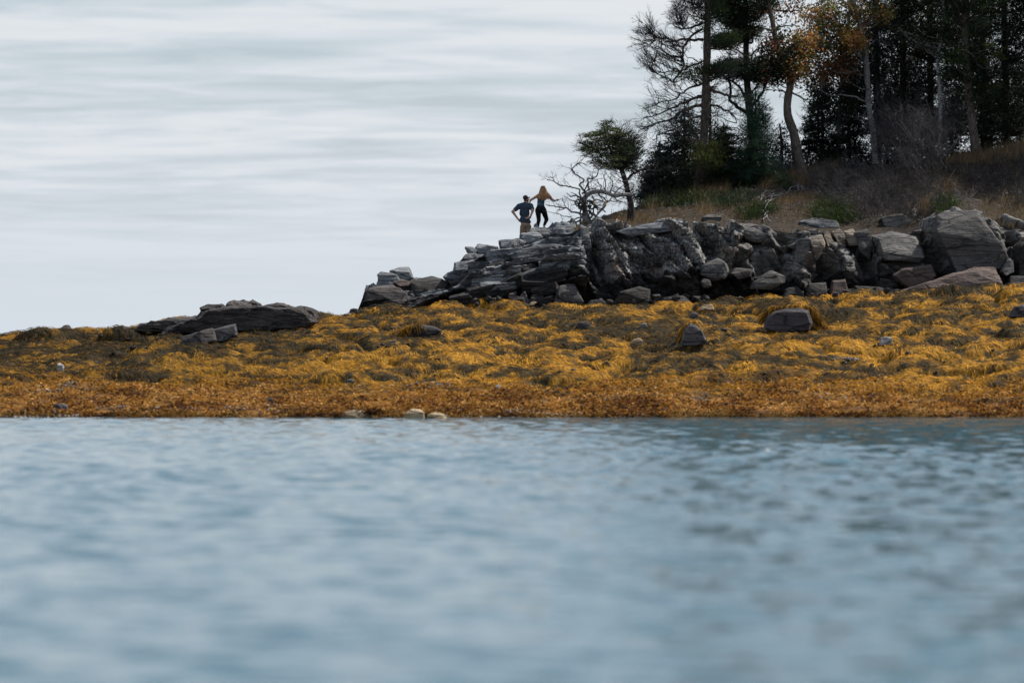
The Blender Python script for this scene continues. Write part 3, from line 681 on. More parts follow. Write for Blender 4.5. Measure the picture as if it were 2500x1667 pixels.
def key_rocks():
    H = HEAD[0]
    # the stepped spur on the left: parts of the headland
    spur = [([(882, 752), (889, 733), (893, 712), (897, 703), (920, 696), (960, 694), (985, 700), (1010, 730), (1010, 756)], 143.5, 2.4, 'rock_low'),
            ([(918, 700), (921, 670), (930, 663), (958, 666), (975, 672), (985, 690), (960, 702)], 144.5, 1.6, 'rock'),
            ([(948, 662), (975, 652), (999, 651), (1006, 666), (1012, 682), (995, 688), (965, 675)], 145.0, 1.3, 'rock'),
            ([(958, 690), (980, 681), (1006, 686), (1000, 698), (975, 700)], 143.6, 1.0, 'rock_red'),
            ([(1000, 690), (1022, 677), (1050, 674), (1078, 679), (1100, 690), (1085, 730), (1040, 745), (1005, 735)], 144.4, 2.2, 'rock_dark'),
            ([(1080, 676), (1093, 666), (1106, 660), (1125, 668), (1130, 690), (1100, 700)], 145.0, 1.5, 'rock'),
            ([(1104, 664), (1106, 641), (1122, 637), (1160, 632), (1180, 648), (1160, 672), (1125, 680)], 145.2, 1.8, 'rock'),
            ([(1120, 640), (1133, 622), (1150, 618), (1200, 625), (1200, 645), (1160, 650)], 145.5, 1.6, 'rock'),
            ([(1132, 606), (1134, 601), (1156, 602), (1168, 612), (1162, 624), (1140, 619)], 145.8, 1.2, 'rock'),
            ([(1156, 606), (1168, 596), (1192, 598), (1218, 602), (1222, 625), (1200, 640), (1168, 632)], 146.0, 1.7, 'rock'),
            ([(1217, 604), (1218, 586), (1240, 583), (1268, 583), (1290, 592), (1285, 612), (1250, 620), (1222, 618)], 146.3, 1.7, 'rock'),
            ([(1266, 590), (1268, 571), (1276, 568), (1318, 568), (1330, 580), (1318, 596), (1285, 598)], 146.6, 1.5, 'rock'),
            ([(1282, 572), (1284, 563), (1300, 561), (1312, 566), (1312, 576)], 147.0, 0.9, 'rock_big'),
            ([(1305, 574), (1312, 563), (1334, 559), (1360, 561), (1366, 575), (1345, 584), (1318, 582)], 147.2, 1.4, 'rock'),
            ([(1352, 570), (1362, 558), (1380, 552), (1402, 548), (1412, 562), (1395, 580), (1362, 582)], 147.0, 1.5, 'rock'),
            ([(1230, 622), (1290, 604), (1350, 590), (1385, 596), (1370, 630), (1310, 645), (1250, 645)], 145.3, 1.8, 'rock'),
            ([(1180, 650), (1230, 632), (1290, 640), (1300, 662), (1240, 680), (1190, 675)], 144.3, 1.6, 'rock_dark'),
            ([(1375, 590), (1400, 572), (1420, 560), (1442, 575), (1440, 610), (1400, 625), (1378, 615)], 145.6, 1.6, 'rock'),
            ([(1416, 548), (1436, 556), (1444, 590), (1440, 640), (1424, 640), (1414, 590)], 145.2, 1.2, 'rock'),
            ([(985, 716), (992, 690), (1010, 680), (1030, 690), (1036, 720), (1010, 736)], 144.3, 1.6, 'rock_dark'),
            ([(990, 706), (996, 684), (1018, 676), (1030, 690), (1024, 710)], 146.2, 1.4, 'rock'),
            ([(960, 750), (966, 692), (1000, 685), (1040, 684), (1062, 750)], 146.8, 1.4, 'rock_dark'),
            # middle: capping slabs
            ([(1500, 566), (1560, 552), (1640, 540), (1664, 536), (1672, 552), (1640, 566), (1540, 580)], 146.2, 1.6, 'rock'),
            ([(1714, 532), (1724, 524), (1750, 524), (1764, 532), (1755, 550), (1725, 556)], 146.5, 1.2, 'rock_big'),
            ([(1803, 560), (1830, 544), (1850, 548), (1872, 575), (1855, 595), (1820, 592)], 145.4, 1.3, 'rock_big'),
            ([(1848, 552), (1868, 546), (1882, 570), (1880, 594), (1858, 600)], 145.3, 1.1, 'rock_big'),
            ([(1950, 540), (1990, 530), (2040, 540), (2050, 560), (1990, 574), (1950, 566)], 146.6, 1.3, 'rock'),
            ([(1915, 604), (1950, 588), (2000, 570), (2010, 582), (1985, 598), (1935, 610)], 145.6, 1.3, 'rock_big'),
            ([(1946, 604), (1975, 580), (2006, 572), (2013, 604), (1992, 640), (1966, 646)], 145.0, 1.5, 'rock_tan'),
            ([(2008, 574), (2024, 561), (2036, 598), (2018, 606)], 145.2, 1.3, 'rock_tan'),
            ([(2030, 567), (2050, 560), (2061, 574), (2066, 604), (2044, 602)], 145.2, 1.3, 'rock_tan'),
            ([(2059, 566), (2084, 558), (2100, 582), (2094, 604), (2070, 602)], 145.2, 1.3, 'rock_tan'),
            ([(2085, 566), (2120, 560), (2130, 600), (2120, 640), (2096, 615)], 144.9, 1.4, 'rock_big'),
            ([(2150, 530), (2200, 520), (2240, 545), (2235, 566), (2160, 566)], 146.4, 1.2, 'rock_big'),
            ([(2225, 512), (2236, 508), (2240, 540), (2228, 545)], 146.8, 0.8, 'rock_tan'),
            ]
    for i, (o, Y, d, mt) in enumerate(spur):
        cx = sum(p[0] for p in o) / len(o); cy = sum(p[1] for p in o) / len(o); KEYS.append(o)
        if cx > 1420 or i in (15, 16): Y = face_hit(cx, cy) + 0.14
        else: Y = min(Y, face_hit(cx, cy) + 0.5) if cx > 1040 else Y
        outline_rock('rock_block', o, Y, d, M[mt], parent=H, seed=i + 1, amp=0.06, tight=cx > 1420, top=0.80 if cx < 1420 else 0.9)
    T = [
        ([(1346, 750), (1354, 722), (1366, 698), (1386, 692), (1402, 693), (1418, 718), (1426, 738), (1410, 752)], 141.0, 1.3, 'rock_slab', 'light grey wedge shaped boulder standing at the cliff foot behind the weed'),
        ([(1236, 752), (1242, 735), (1262, 722), (1278, 726), (1288, 752)], 141.0, 0.9, 'rock_dark', 'dark pointed boulder beside the small tan stone at the cliff foot'),
        ([(1262, 745), (1268, 720), (1282, 710), (1298, 738), (1288, 748)], 141.4, 0.7, 'rock_low', 'upright grey split stone leaning above the small tan stone'),
        ([(1238, 726), (1243, 716), (1258, 714), (1264, 724), (1250, 736)], 141.9, 0.6, 'rock_red', 'small rusty brown block left of the leaning split stone'),
        ([(1294, 732), (1298, 718), (1308, 715), (1316, 722), (1314, 734)], 141.6, 0.6, 'rock_low', 'small rounded grey stone right of the leaning split stone'),
        ([(1290, 746), (1294, 738), (1306, 734), (1312, 738), (1302, 746)], 140.6, 0.35, 'rock_pale', 'small tan elongated stone lying at the cliff foot'),
        ([(1706, 672), (1712, 648), (1726, 638), (1752, 630), (1772, 638), (1782, 664), (1770, 684), (1736, 690)], 142.6, 1.4, 'rock_big', 'rounded pale grey boulder bulging from the middle of the cliff foot'),
        ([(1708, 688), (1716, 678), (1734, 684), (1736, 700), (1720, 706)], 142.0, 0.7, 'rock_low', 'small block tucked under the rounded pale grey boulder'),
        ([(1780, 668), (1794, 652), (1836, 658), (1834, 676), (1800, 684)], 142.8, 0.9, 'rock_low', 'grey wedge stone right of the rounded pale grey boulder'),
        ([(1828, 706), (1834, 690), (1866, 668), (1884, 660), (1920, 676), (1918, 692), (1880, 712)], 142.0, 1.3, 'rock_slab', 'tilted flat topped grey slab above the weed under the mid cliff'),
        ([(1496, 740), (1512, 712), (1560, 698), (1588, 706), (1590, 738), (1540, 752)], 141.3, 1.3, 'rock_dark', 'broad low dark slab at the cliff foot right of the wedge boulder'),
        ([(1425, 752), (1438, 732), (1470, 728), (1490, 744), (1478, 756)], 140.8, 0.9, 'rock_dark', 'dark low stone just right of the light grey wedge boulder'),
        ([(1600, 748), (1620, 726), (1668, 720), (1690, 738), (1680, 752)], 141.2, 1.1, 'rock_dark', 'dark flat boulder below the streaked middle cliff'),
        ([(1905, 735), (1915, 706), (1945, 698), (1966, 712), (1962, 735)], 141.6, 1.0, 'rock_dark', 'rounded dark boulder right of the tilted flat topped slab'),
        ([(1962, 722), (1972, 690), (2018, 688), (2024, 716), (2000, 732)], 142.0, 1.1, 'rock_dark', 'dark square block in the shade left of the standing slab'),
        ([(2022, 726), (2030, 684), (2066, 680), (2076, 722), (2050, 734)], 141.8, 1.0, 'rock_red', 'dark brown standing slab in the shade under the tan blocks'),
        ([(2072, 720), (2085, 698), (2140, 700), (2200, 712), (2180, 728), (2110, 732)], 141.3, 1.0, 'rock_dark', 'long dark flat stone left of the long reddish slab'),
        ([(2128, 576), (2180, 562), (2238, 576), (2262, 632), (2244, 646), (2190, 636), (2156, 638), (2140, 616)], 144.0, 1.6, 'rock_big', 'large flat faced grey block beside the huge boulder on the right'),
        ([(2274, 566), (2288, 524), (2330, 514), (2386, 512), (2412, 550), (2446, 600), (2466, 634), (2444, 658), (2390, 668), (2322, 668), (2306, 636)], 143.6, 2.2, 'rock_big', 'huge mottled grey boulder under the dark trees on the right'),
        ([(2178, 672), (2200, 656), (2274, 646), (2288, 674), (2270, 694), (2212, 706), (2192, 692)], 142.4, 1.2, 'rock_red', 'brown speckled block resting under the large flat faced grey block'),
        ([(2168, 726), (2196, 708), (2250, 692), (2300, 676), (2376, 652), (2430, 652), (2452, 694), (2420, 706), (2300, 722), (2210, 730)], 141.2, 1.3, 'rock_red', 'long reddish brown sloping slab below the huge boulder'),
        ([(2440, 664), (2462, 630), (2474, 636), (2476, 666), (2452, 676)], 142.8, 1.0, 'rock_big', 'small grey block wedged right of the huge boulder'),
        ([(2466, 690), (2480, 600), (2520, 560), (2600, 560), (2600, 690)], 144.0, 2.0, 'rock_dark', 'dark sloping boulder cut by the right edge of the picture'),
        ([(2452, 700), (2466, 672), (2500, 672), (2530, 690), (2520, 706)], 141.5, 1.1, 'rock_dark', 'dark low boulder at the right edge above the weed'),
    ]
    for i, (o, Y, d, mt, lb) in enumerate(T):
        cx = sum(p[0] for p in o) / len(o); cy = sum(p[1] for p in o) / len(o); KEYS.append(o); Y = min(Y, face_hit(cx, cy) - 0.15)
        outline_rock('boulder', o, Y, d, M[mt], lb, 'boulder', seed=50 + i, amp=0.045, L=0.13, group='boulders at the foot of the headland cliff')
    # loose rubble along the top of the weed, too small and many to pick apart
    r = random.Random(9); rb = bmesh.new()
    for i in range(170):
        px = r.uniform(1640, 2200) if r.random() < 0.65 else r.uniform(1150, 1650)
        py = float(np.interp(px, YB[:, 0], YB[:, 1])) - r.uniform(-4, 16); s_ = r.uniform(7, 22) * 141 / F; Y = 140.9 + r.uniform(-.4, .5)
        m = Matrix.Translation(P(px, py, Y)) @ Matrix.Rotation(r.uniform(-.6, .6), 4, 'Y') @ Matrix.Rotation(r.uniform(-.6, .6), 4, 'Z') @ Matrix.Diagonal((s_ * 1.4, s_ * 1.2, s_, 1))
        t = bmesh.new(); t.from_mesh(r.choice(SMALL)); t.transform(m); tm = bpy.data.meshes.new('t'); t.to_mesh(tm); t.free(); rb.from_mesh(tm); bpy.data.meshes.remove(tm)
    for i in range(150):
        px = r.uniform(-20, 2520); row = max(r.uniform(775, 1005), float(np.interp(px, YB[:, 0], YB[:, 1])) + 22); Y = weed_Y(px, row); s_ = r.uniform(5, 14) / F * Y
        m = Matrix.Translation(P(px, row + 1, Y)) @ Matrix.Rotation(r.uniform(-.5, .5), 4, 'Y') @ Matrix.Rotation(r.uniform(-3, 3), 4, 'Z') @ Matrix.Diagonal((s_ * 1.6, s_ * 1.3, s_, 1))
        t = bmesh.new(); t.from_mesh(r.choice(SMALL)); t.transform(m); tm = bpy.data.meshes.new('t'); t.to_mesh(tm); t.free(); rb.from_mesh(tm); bpy.data.meshes.remove(tm)
    me = bpy.data.meshes.new('rubble'); rb.to_mesh(me); rb.free(); me.materials.append(M['rock_rub']); o = bpy.data.objects.new('rubble', me); COL.objects.link(o)
    tag(o, 'small broken stones strewn along the cliff foot and through the weed', 'rubble', kind='stuff')
key_rocks(); build_cliff()

def shore_rocks():
    def rk(name, outline, d, mt, label, dy=0.0, amp=0.03, L=0.09, cat='rock'):
        by = max(p[1] for p in outline); cx = sum(p[0] for p in outline) / len(outline)
        Y = weed_Y(cx, by) + dy
        my = sum(p[1] for p in outline) / len(outline); outline = [(px, py + (7 if py > my else 0)) for px, py in outline]
        return outline_rock(name, outline, Y + d * 0.22, d * 0.8, M[mt], label, cat, amp=amp, L=L, seed=len(label) * 7 + int(cx))
    rk('rock', [(1860, 796), (1870, 774), (1888, 760), (1918, 752), (1950, 751), (1974, 760), (1986, 782), (1978, 800), (1935, 808), (1892, 804)], 1.2, 'rock_purple', 'large purplish cracked rock poking from the weed on the right')
    rk('rock', [(1660, 838), (1668, 806), (1684, 790), (1702, 792), (1718, 808), (1730, 826), (1700, 840)], 0.9, 'rock_barn', 'upright dark rock with pale streaks amid the weed right of centre')
    rk('rock', [(1534, 836), (1546, 828), (1560, 824), (1571, 830), (1570, 842), (1550, 844)], 0.5, 'rock_pale', 'small cream coloured rock below the middle of the weed bed')
    rk('rock', [(1404, 796), (1412, 786), (1430, 783), (1444, 790), (1440, 799), (1420, 800)], 0.5, 'rock_barn', 'black and white rock among dark weed near the middle')
    rk('rock', [(1560, 799), (1566, 790), (1576, 788), (1580, 794), (1576, 800)], 0.35, 'rock_big', 'small rounded grey stone in golden weed near the middle')
    rk('rock', [(978, 816), (990, 800), (1020, 790), (1060, 796), (1080, 806), (1076, 818), (1020, 822)], 0.9, 'rock_barn', 'dark ledge with white barnacle patches left of centre')
    rk('rock', [(940, 838), (952, 830), (966, 828), (972, 836), (960, 842)], 0.4, 'rock_pale', 'small pinkish stone below the barnacled ledge')
    rk('rock', [(432, 834), (446, 820), (490, 806), (520, 800), (530, 824), (500, 836)], 1.0, 'rock_low', 'dark wedge shaped slab face under golden weed on the left')
    rk('rock', [(500, 832), (512, 806), (560, 792), (576, 790), (582, 812), (560, 824)], 0.9, 'rock_barn', 'cracked light grey slab end with barnacles on the left')
    rk('rock', [(138, 902), (140, 888), (148, 885), (158, 894), (156, 902)], 0.35, 'rock_white', 'white pointed stone alone in the weed at far left')
    rk('rock', [(126, 1000), (130, 986), (142, 983), (154, 990), (154, 1002)], 0.4, 'rock_purple', 'dark rounded stone of the little group near the water at left')
    rk('rock', [(140, 1000), (150, 984), (164, 988), (168, 1000)], 0.35, 'rock_big', 'grey stone of the little group near the water at left')
    rk('rock', [(120, 1010), (124, 1000), (134, 998), (140, 1006), (134, 1012)], 0.3, 'rock_big', 'lowest brownish stone of the little group near the water at left')
    rk('rock', [(646, 982), (652, 972), (664, 968), (670, 976), (666, 984)], 0.35, 'rock_big', 'small blue grey stone in the orange wrack left of centre')
    rk('rock', [(838, 934), (846, 926), (858, 924), (868, 930), (860, 938)], 0.35, 'rock_big', 'flat grey stone where weed meets wrack left of centre')
    rk('rock', [(1208, 948), (1210, 940), (1218, 938), (1224, 944), (1220, 950)], 0.3, 'rock_white', 'small round whitish stone at the lower edge of the weed')
    rk('rock', [(2142, 836), (2150, 824), (2166, 820), (2182, 824), (2180, 834), (2160, 838)], 0.5, 'rock_white', 'pale flat stone in golden weed on the right')
    rk('rock', [(2462, 768), (2476, 748), (2500, 742), (2540, 746), (2540, 770)], 1.0, 'rock_purple', 'dark rugged rock at the right edge among weed')
    rk('rock', [(1682, 774), (1688, 763), (1698, 760), (1706, 768), (1702, 776)], 0.4, 'rock_purple', 'small dark capped stone in golden weed under the cliff')
    rk('rock', [(1704, 752), (1716, 742), (1740, 742), (1746, 750), (1724, 756)], 0.5, 'rock_pale', 'pinkish broken rock on the crest of the weed')
    rk('rock', [(826, 1022), (838, 1006), (866, 999), (902, 1004), (914, 1020), (870, 1026)], 0.9, 'rock_pale', 'pale wrack draped rock at the waterline, left of its neighbour', -0.3)
    rk('rock', [(982, 1028), (990, 1007), (1004, 998), (1024, 998), (1038, 1006), (1042, 1028)], 0.8, 'rock_pale', 'taller cream rock standing in the shallow water', -0.5)
    rk('rock', [(1034, 1028), (1042, 1010), (1062, 1006), (1084, 1011), (1096, 1026), (1060, 1030)], 0.7, 'rock_pale', 'low cream rock in the shallow water right of the taller one', -0.5)
    # low dark ledge on the left skyline
    root = empty('rock_outcrop', 'low dark layered rock outcrop on the left skyline', 'rock outcrop', loc=P(630, 768, 139))
    L_ = [([(430, 798), (462, 778), (492, 758), (545, 752), (575, 747), (616, 745), (650, 748), (700, 750), (745, 756), (785, 770), (760, 782), (600, 796)], 139.4), ([(480, 778), (490, 754), (510, 746), (542, 746), (560, 758), (540, 780)], 139.1),
          ([(540, 778), (554, 746), (574, 734), (594, 733), (614, 745), (612, 778)], 139.0), ([(586, 772), (598, 737), (616, 731), (638, 742), (640, 772)], 139.2), ([(634, 776), (646, 744), (676, 740), (704, 745), (720, 776)], 139.0), ([(690, 778), (702, 748), (735, 748), (768, 759), (780, 776)], 139.1),
          ([(318, 806), (340, 787), (390, 780), (440, 776), (480, 768), (505, 792), (420, 812)], 138.8), ([(386, 816), (410, 796), (470, 776), (540, 766), (590, 770), (560, 792), (470, 814)], 138.0)]
    for i, (o, Y) in enumerate(L_):
        Yw = weed_Y(sum(p[0] for p in o) / len(o), max(p[1] for p in o) + 2); c = outline_rock('ledge', [(a_, b_ + (18 if b_ > 768 and i == 0 else 3 if b_ > 768 else 0)) for a_, b_ in o], max(min(Y, Yw + (0.5 if i < 6 else -0.1)), 132), 1.3, M['rock_low'], seed=300 + i, amp=0.11, L=0.09, sink=-1); attach(c, root)
    outline_rock('rock', [(140, 806), (150, 798), (162, 793), (170, 795), (176, 806)], 139.0, 0.6, M['rock_low'], 'dark pointed rock alone on the far left skyline', 'rock', seed=401, L=0.09)
    outline_rock('rock', [(274, 808), (282, 797), (300, 795), (325, 799), (320, 810)], 139.0, 0.6, M['rock_low'], 'low flat dark rock on the left skyline before the outcrop', 'rock', seed=402, L=0.09)
    outline_rock('rock', [(850, 764), (853, 754), (862, 752), (874, 754), (876, 764)], 140.0, 0.6, M['rock_low'], 'small dark rock in the skyline gap beside the spur', 'rock', seed=403, L=0.09)
    fl = bmesh.new(); bmesh.ops.create_uvsphere(fl, u_segments=16, v_segments=10, radius=0.042)  # small white ball added as an out-of-focus glint on the water
    for v in fl.verts:
        if v.co.z > 0.02: v.co.z += 0.006
    me = bpy.data.meshes.new('float'); fl.to_mesh(me); fl.free(); me.materials.append(M['float'])
    o = bpy.data.objects.new('glint_ball', me); COL.objects.link(o); o.location = P(1872, 1107, CH * F / (1107 - HZ)); o.location.z = 0.02
    for p in me.polygons: p.use_smooth = True
    tag(o, 'tiny white ball standing in for a blurred glint on the open water', 'float')
shore_rocks()
def drape():
    r = np.random.default_rng(77); Vs = []; Cs = []
    for top, Y, n in (([(1868, 772), (1884, 752), (1925, 748), (1975, 750), (1990, 768), (2010, 800)], weed_Y(1925, 803) + 0.1, 2600), ([(1662, 828), (1672, 800), (1686, 788), (1698, 790)], weed_Y(1695, 837) + 0.05, 1100), ([(978, 812), (995, 797), (1030, 790)], weed_Y(1025, 820), 350)):
        t = np.array(top, float); u = r.random(n) * (len(t) - 1); i = u.astype(int); f = (u - i)[:, None]; q = t[i] * (1 - f) + t[np.minimum(i + 1, len(t) - 1)] * f
        p = PA(q, Y); p[:, 1] += r.uniform(-0.30, 0.35, n); p[:, 2] += 0.02 + r.normal(0, 0.02, n)
        d = np.stack([r.normal(0, 0.10, n) + (q[:, 0] - t[:, 0].mean()) / 600, np.full(n, -0.10), -r.uniform(0.06, 0.34, n)], 1); m = p + d * 0.45 + np.array([0, -0.10, 0.05]); e = p + d + np.array([0, -0.14, 0])
        w = np.stack([np.ones(n), r.normal(0, .3, n), np.zeros(n)], 1) * r.uniform(0.005, 0.010, (n, 1))
        Vs.append(np.stack([p - w, p + w, m + w, m - w, m - w, m + w, e + w * .3, e - w * .3], 1)); c = np.where(r.random((n, 1)) < 0.55, GOLD, OLIVE) * r.uniform(0.6, 1.3, (n, 1)); Cs.append(np.repeat(c, 8, 0))
    V = np.concatenate(Vs).reshape(-1, 3); k = np.arange(len(V) // 8)[:, None, None] * 8
    tag(mk('rockweed_fringe', V, (k + np.array([[0, 1, 2, 3], [4, 5, 6, 7]])[None]).reshape(-1, 4), M['weed'], col=np.concatenate(Cs)), 'rockweed fringe hanging over the larger bare shore rocks', 'seaweed', kind='stuff')
drape()
def pebbles():
    r = np.random.default_rng(31); n0 = 5200
    cs = [(60, 0.006, 410, 1004, 230), (60, 0, 130, 975, 60), (1, 0, 620, 1006, 190), (1, 0, 1020, 955, 90), (1, 0, 1560, 985, 160), (1, 0, 2080, 905, 90), (1, 0, 2050, 985, 60), (1, 0, 60, 1016, 220), (1, 0, 1300, 1013, 300)]
    P0 = []
    for (_, _, px, py, w) in cs:
        Y = shore_Y(px, py); k = 330
        P0.append(np.stack([(px - 1250) / F * Y + r.normal(0, w / 2 / F * Y, k), Y + r.normal(0, 0.55, k)], 1))
    q = np.concatenate(P0); n = len(q); z = samp(SZ, q[:, 0], q[:, 1])
    ico = bmesh.new(); bmesh.ops.create_icosphere(ico, subdivisions=1, radius=1); iv = np.array([v.co for v in ico.verts]); ifc = np.array([[v.index for v in f.verts] for f in ico.faces]); ico.free()
    s = r.uniform(0.012, 0.032, (n, 1, 1)) * np.array([1.2, 1, 0.7]); V = iv[None] * s * (1 + r.normal(0, 0.12, (n, len(iv), 1))) + np.concatenate([q, (z + 0.03)[:, None]], 1)[:, None]
    c = np.repeat(np.array([0.50, 0.45, 0.40]) * r.uniform(0.35, 1.25, (n, 1)), len(iv), 0)
    Fs = (np.arange(n)[:, None, None] * len(iv) + ifc[None]).reshape(-1, 3)
    tag(mk('pebbles', V.reshape(-1, 3), Fs, M['pebble'], col=c, smooth=True), 'patches of small pale pebbles between the wrack', 'pebbles', kind='stuff')
pebbles()

# ------------------------------------------------------------------ vegetation
GREEN = [(0.042, 0.066, 0.026), (0.066, 0.092, 0.030), (0.028, 0.046, 0.024)]
OLV = [(0.098, 0.108, 0.030), (0.066, 0.084, 0.028), (0.112, 0.104, 0.034)]
DKG = [(0.022, 0.036, 0.024), (0.032, 0.052, 0.030), (0.016, 0.027, 0.018)]
PINE = [(0.050, 0.098, 0.062), (0.066, 0.120, 0.066), (0.034, 0.068, 0.048)]
JUN = [(0.060, 0.085, 0.018), (0.045, 0.070, 0.018), (0.030, 0.048, 0.016)]
AUT = [(0.50, 0.24, 0.07), (0.34, 0.14, 0.05), (0.38, 0.27, 0.06), (0.20, 0.19, 0.05), (0.10, 0.11, 0.035)]
RED = [(0.22, 0.06, 0.03), (0.10, 0.045, 0.025), (0.03, 0.04, 0.02), (0.04, 0.05, 0.02)]
LGR = [(0.028, 0.042, 0.020), (0.020, 0.032, 0.018), (0.05, 0.055, 0.022)]
def inpoly(poly, r, n):
    poly = np.array(poly, float); lo = poly.min(0); hi = poly.max(0); out = []
    while len(out) < n:
        q = lo + (hi - lo) * r.random((n * 2, 2)); ok = np.zeros(len(q), bool); j = len(poly) - 1
        for i in range(len(poly)):
            xi, yi = poly[i]; xj, yj = poly[j]
            ok ^= ((yi > q[:, 1]) != (yj > q[:, 1])) & (q[:, 0] < (xj - xi) * (q[:, 1] - yi) / (yj - yi + 1e-9) + xi); j = i
        out += list(q[ok])
    return np.array(out[:n])
class Leaves:
    def __init__(s): s.V = []; s.C = []
    def needles(s, cen, axis, n, R_, flat, ln, wd, cols, r, drop=0.0):
        """n needle sprays in a flattened tuft around cen, combed outwards along axis"""
        axis = np.array(axis) / (np.linalg.norm(axis) + 1e-9)
        o = r.normal(0, 0.5, (n, 3)); o[:, 2] *= flat; p = np.array(cen) + o * R_ + axis * (r.random((n, 1)) - 0.4) * R_ * 1.3
        p[:, 2] -= drop * np.abs(o[:, 0])
        d = o * 0.7 + axis * 0.9 + r.normal(0, 0.35, (n, 3)) + np.array([0, 0, 0.15]); d /= np.linalg.norm(d, axis=1, keepdims=True)
        w = np.cross(d, r.normal(0, 1, (n, 3))); w /= np.linalg.norm(w, axis=1, keepdims=True)
        l = ln * r.uniform(0.6, 1.4, (n, 1)); ww = wd * r.uniform(0.7, 1.3, (n, 1))
        s.V.append(np.stack([p - w * ww, p + w * ww, p + d * l], 1))
        base = np.array(cols)[r.integers(0, len(cols))]; c = base * r.uniform(0.65, 1.35, (n, 1))
        s.C.append(np.repeat(c, 3, 0))
    def leafs(s, cen, n, R_, size, cols, r):
        p = np.array(cen) + r.normal(0, 0.5, (n, 3)) * R_
        d = r.normal(0, 1, (n, 3)); d[:, 2] -= 0.4; d /= np.linalg.norm(d, axis=1, keepdims=True)
        w = np.cross(d, r.normal(0, 1, (n, 3))); w /= np.linalg.norm(w, axis=1, keepdims=True)
        l = size * r.uniform(0.7, 1.3, (n, 1))
        a = np.stack([p, p + d * l * 0.55 + w * l * 0.42, p + d * l], 1); b = np.stack([p, p + d * l, p + d * l * 0.55 - w * l * 0.42], 1)
        s.V += [a, b]; base = np.array(cols)[r.integers(0, len(cols))]; c = base * r.uniform(0.6, 1.4, (n, 1))
        s.C += [np.repeat(c, 3, 0)] * 2
    def build(s, name, mat):
        V = np.concatenate([v.reshape(-1, 3) for v in s.V]); C = np.concatenate(s.C)
        return mk(name, V, np.arange(len(V)).reshape(-1, 3), mat, col=C)
def wiggle(a, b, r, n=5, amp=0.12, sag=0.0):
    a = np.array(a); b = np.array(b); L = np.linalg.norm(b - a); t = np.linspace(0, 1, n + 1)[:, None]
    p = a + (b - a) * t; p += r.normal(0, amp * L / n, p.shape) * (t * (1 - t) * 4) ** 0.5
    p[:, 2] += sag * L * (t[:, 0] * (1 - t[:, 0])) * 4
    return p
def twigs(S, p, d, ln, rad, lev, r, spread=0.55, up=0.12, n=(3, 5)):
    """bare recursive branching"""
    d = d / (np.linalg.norm(d) + 1e-9); k = 3 if lev > 0 else 1; pts = [np.array(p)]
    for i in range(k):
        d = d + r.normal(0, 0.16, 3) + np.array([0, 0, up * 0.3]); d /= np.linalg.norm(d); pts.append(pts[-1] + d * ln / k)
    S.line(pts, rad, rad * 0.45)
    if lev > 0:
        for i in range(r.integers(n[0], n[1] + 1)):
            t = r.uniform(0.25, 1.0); q = pts[0] + (pts[-1] - pts[0]) * t; j = min(int(t * k), k - 1); q = pts[j] + (pts[j + 1] - pts[j]) * (t * k - j)
            dd = d + r.normal(0, spread, 3) * np.array([1, 1, 0.8]) + np.array([0, 0, up])
            twigs(S, q, dd, ln * r.uniform(0.45, 0.7), rad * 0.5, lev - 1, r, spread, up, n)
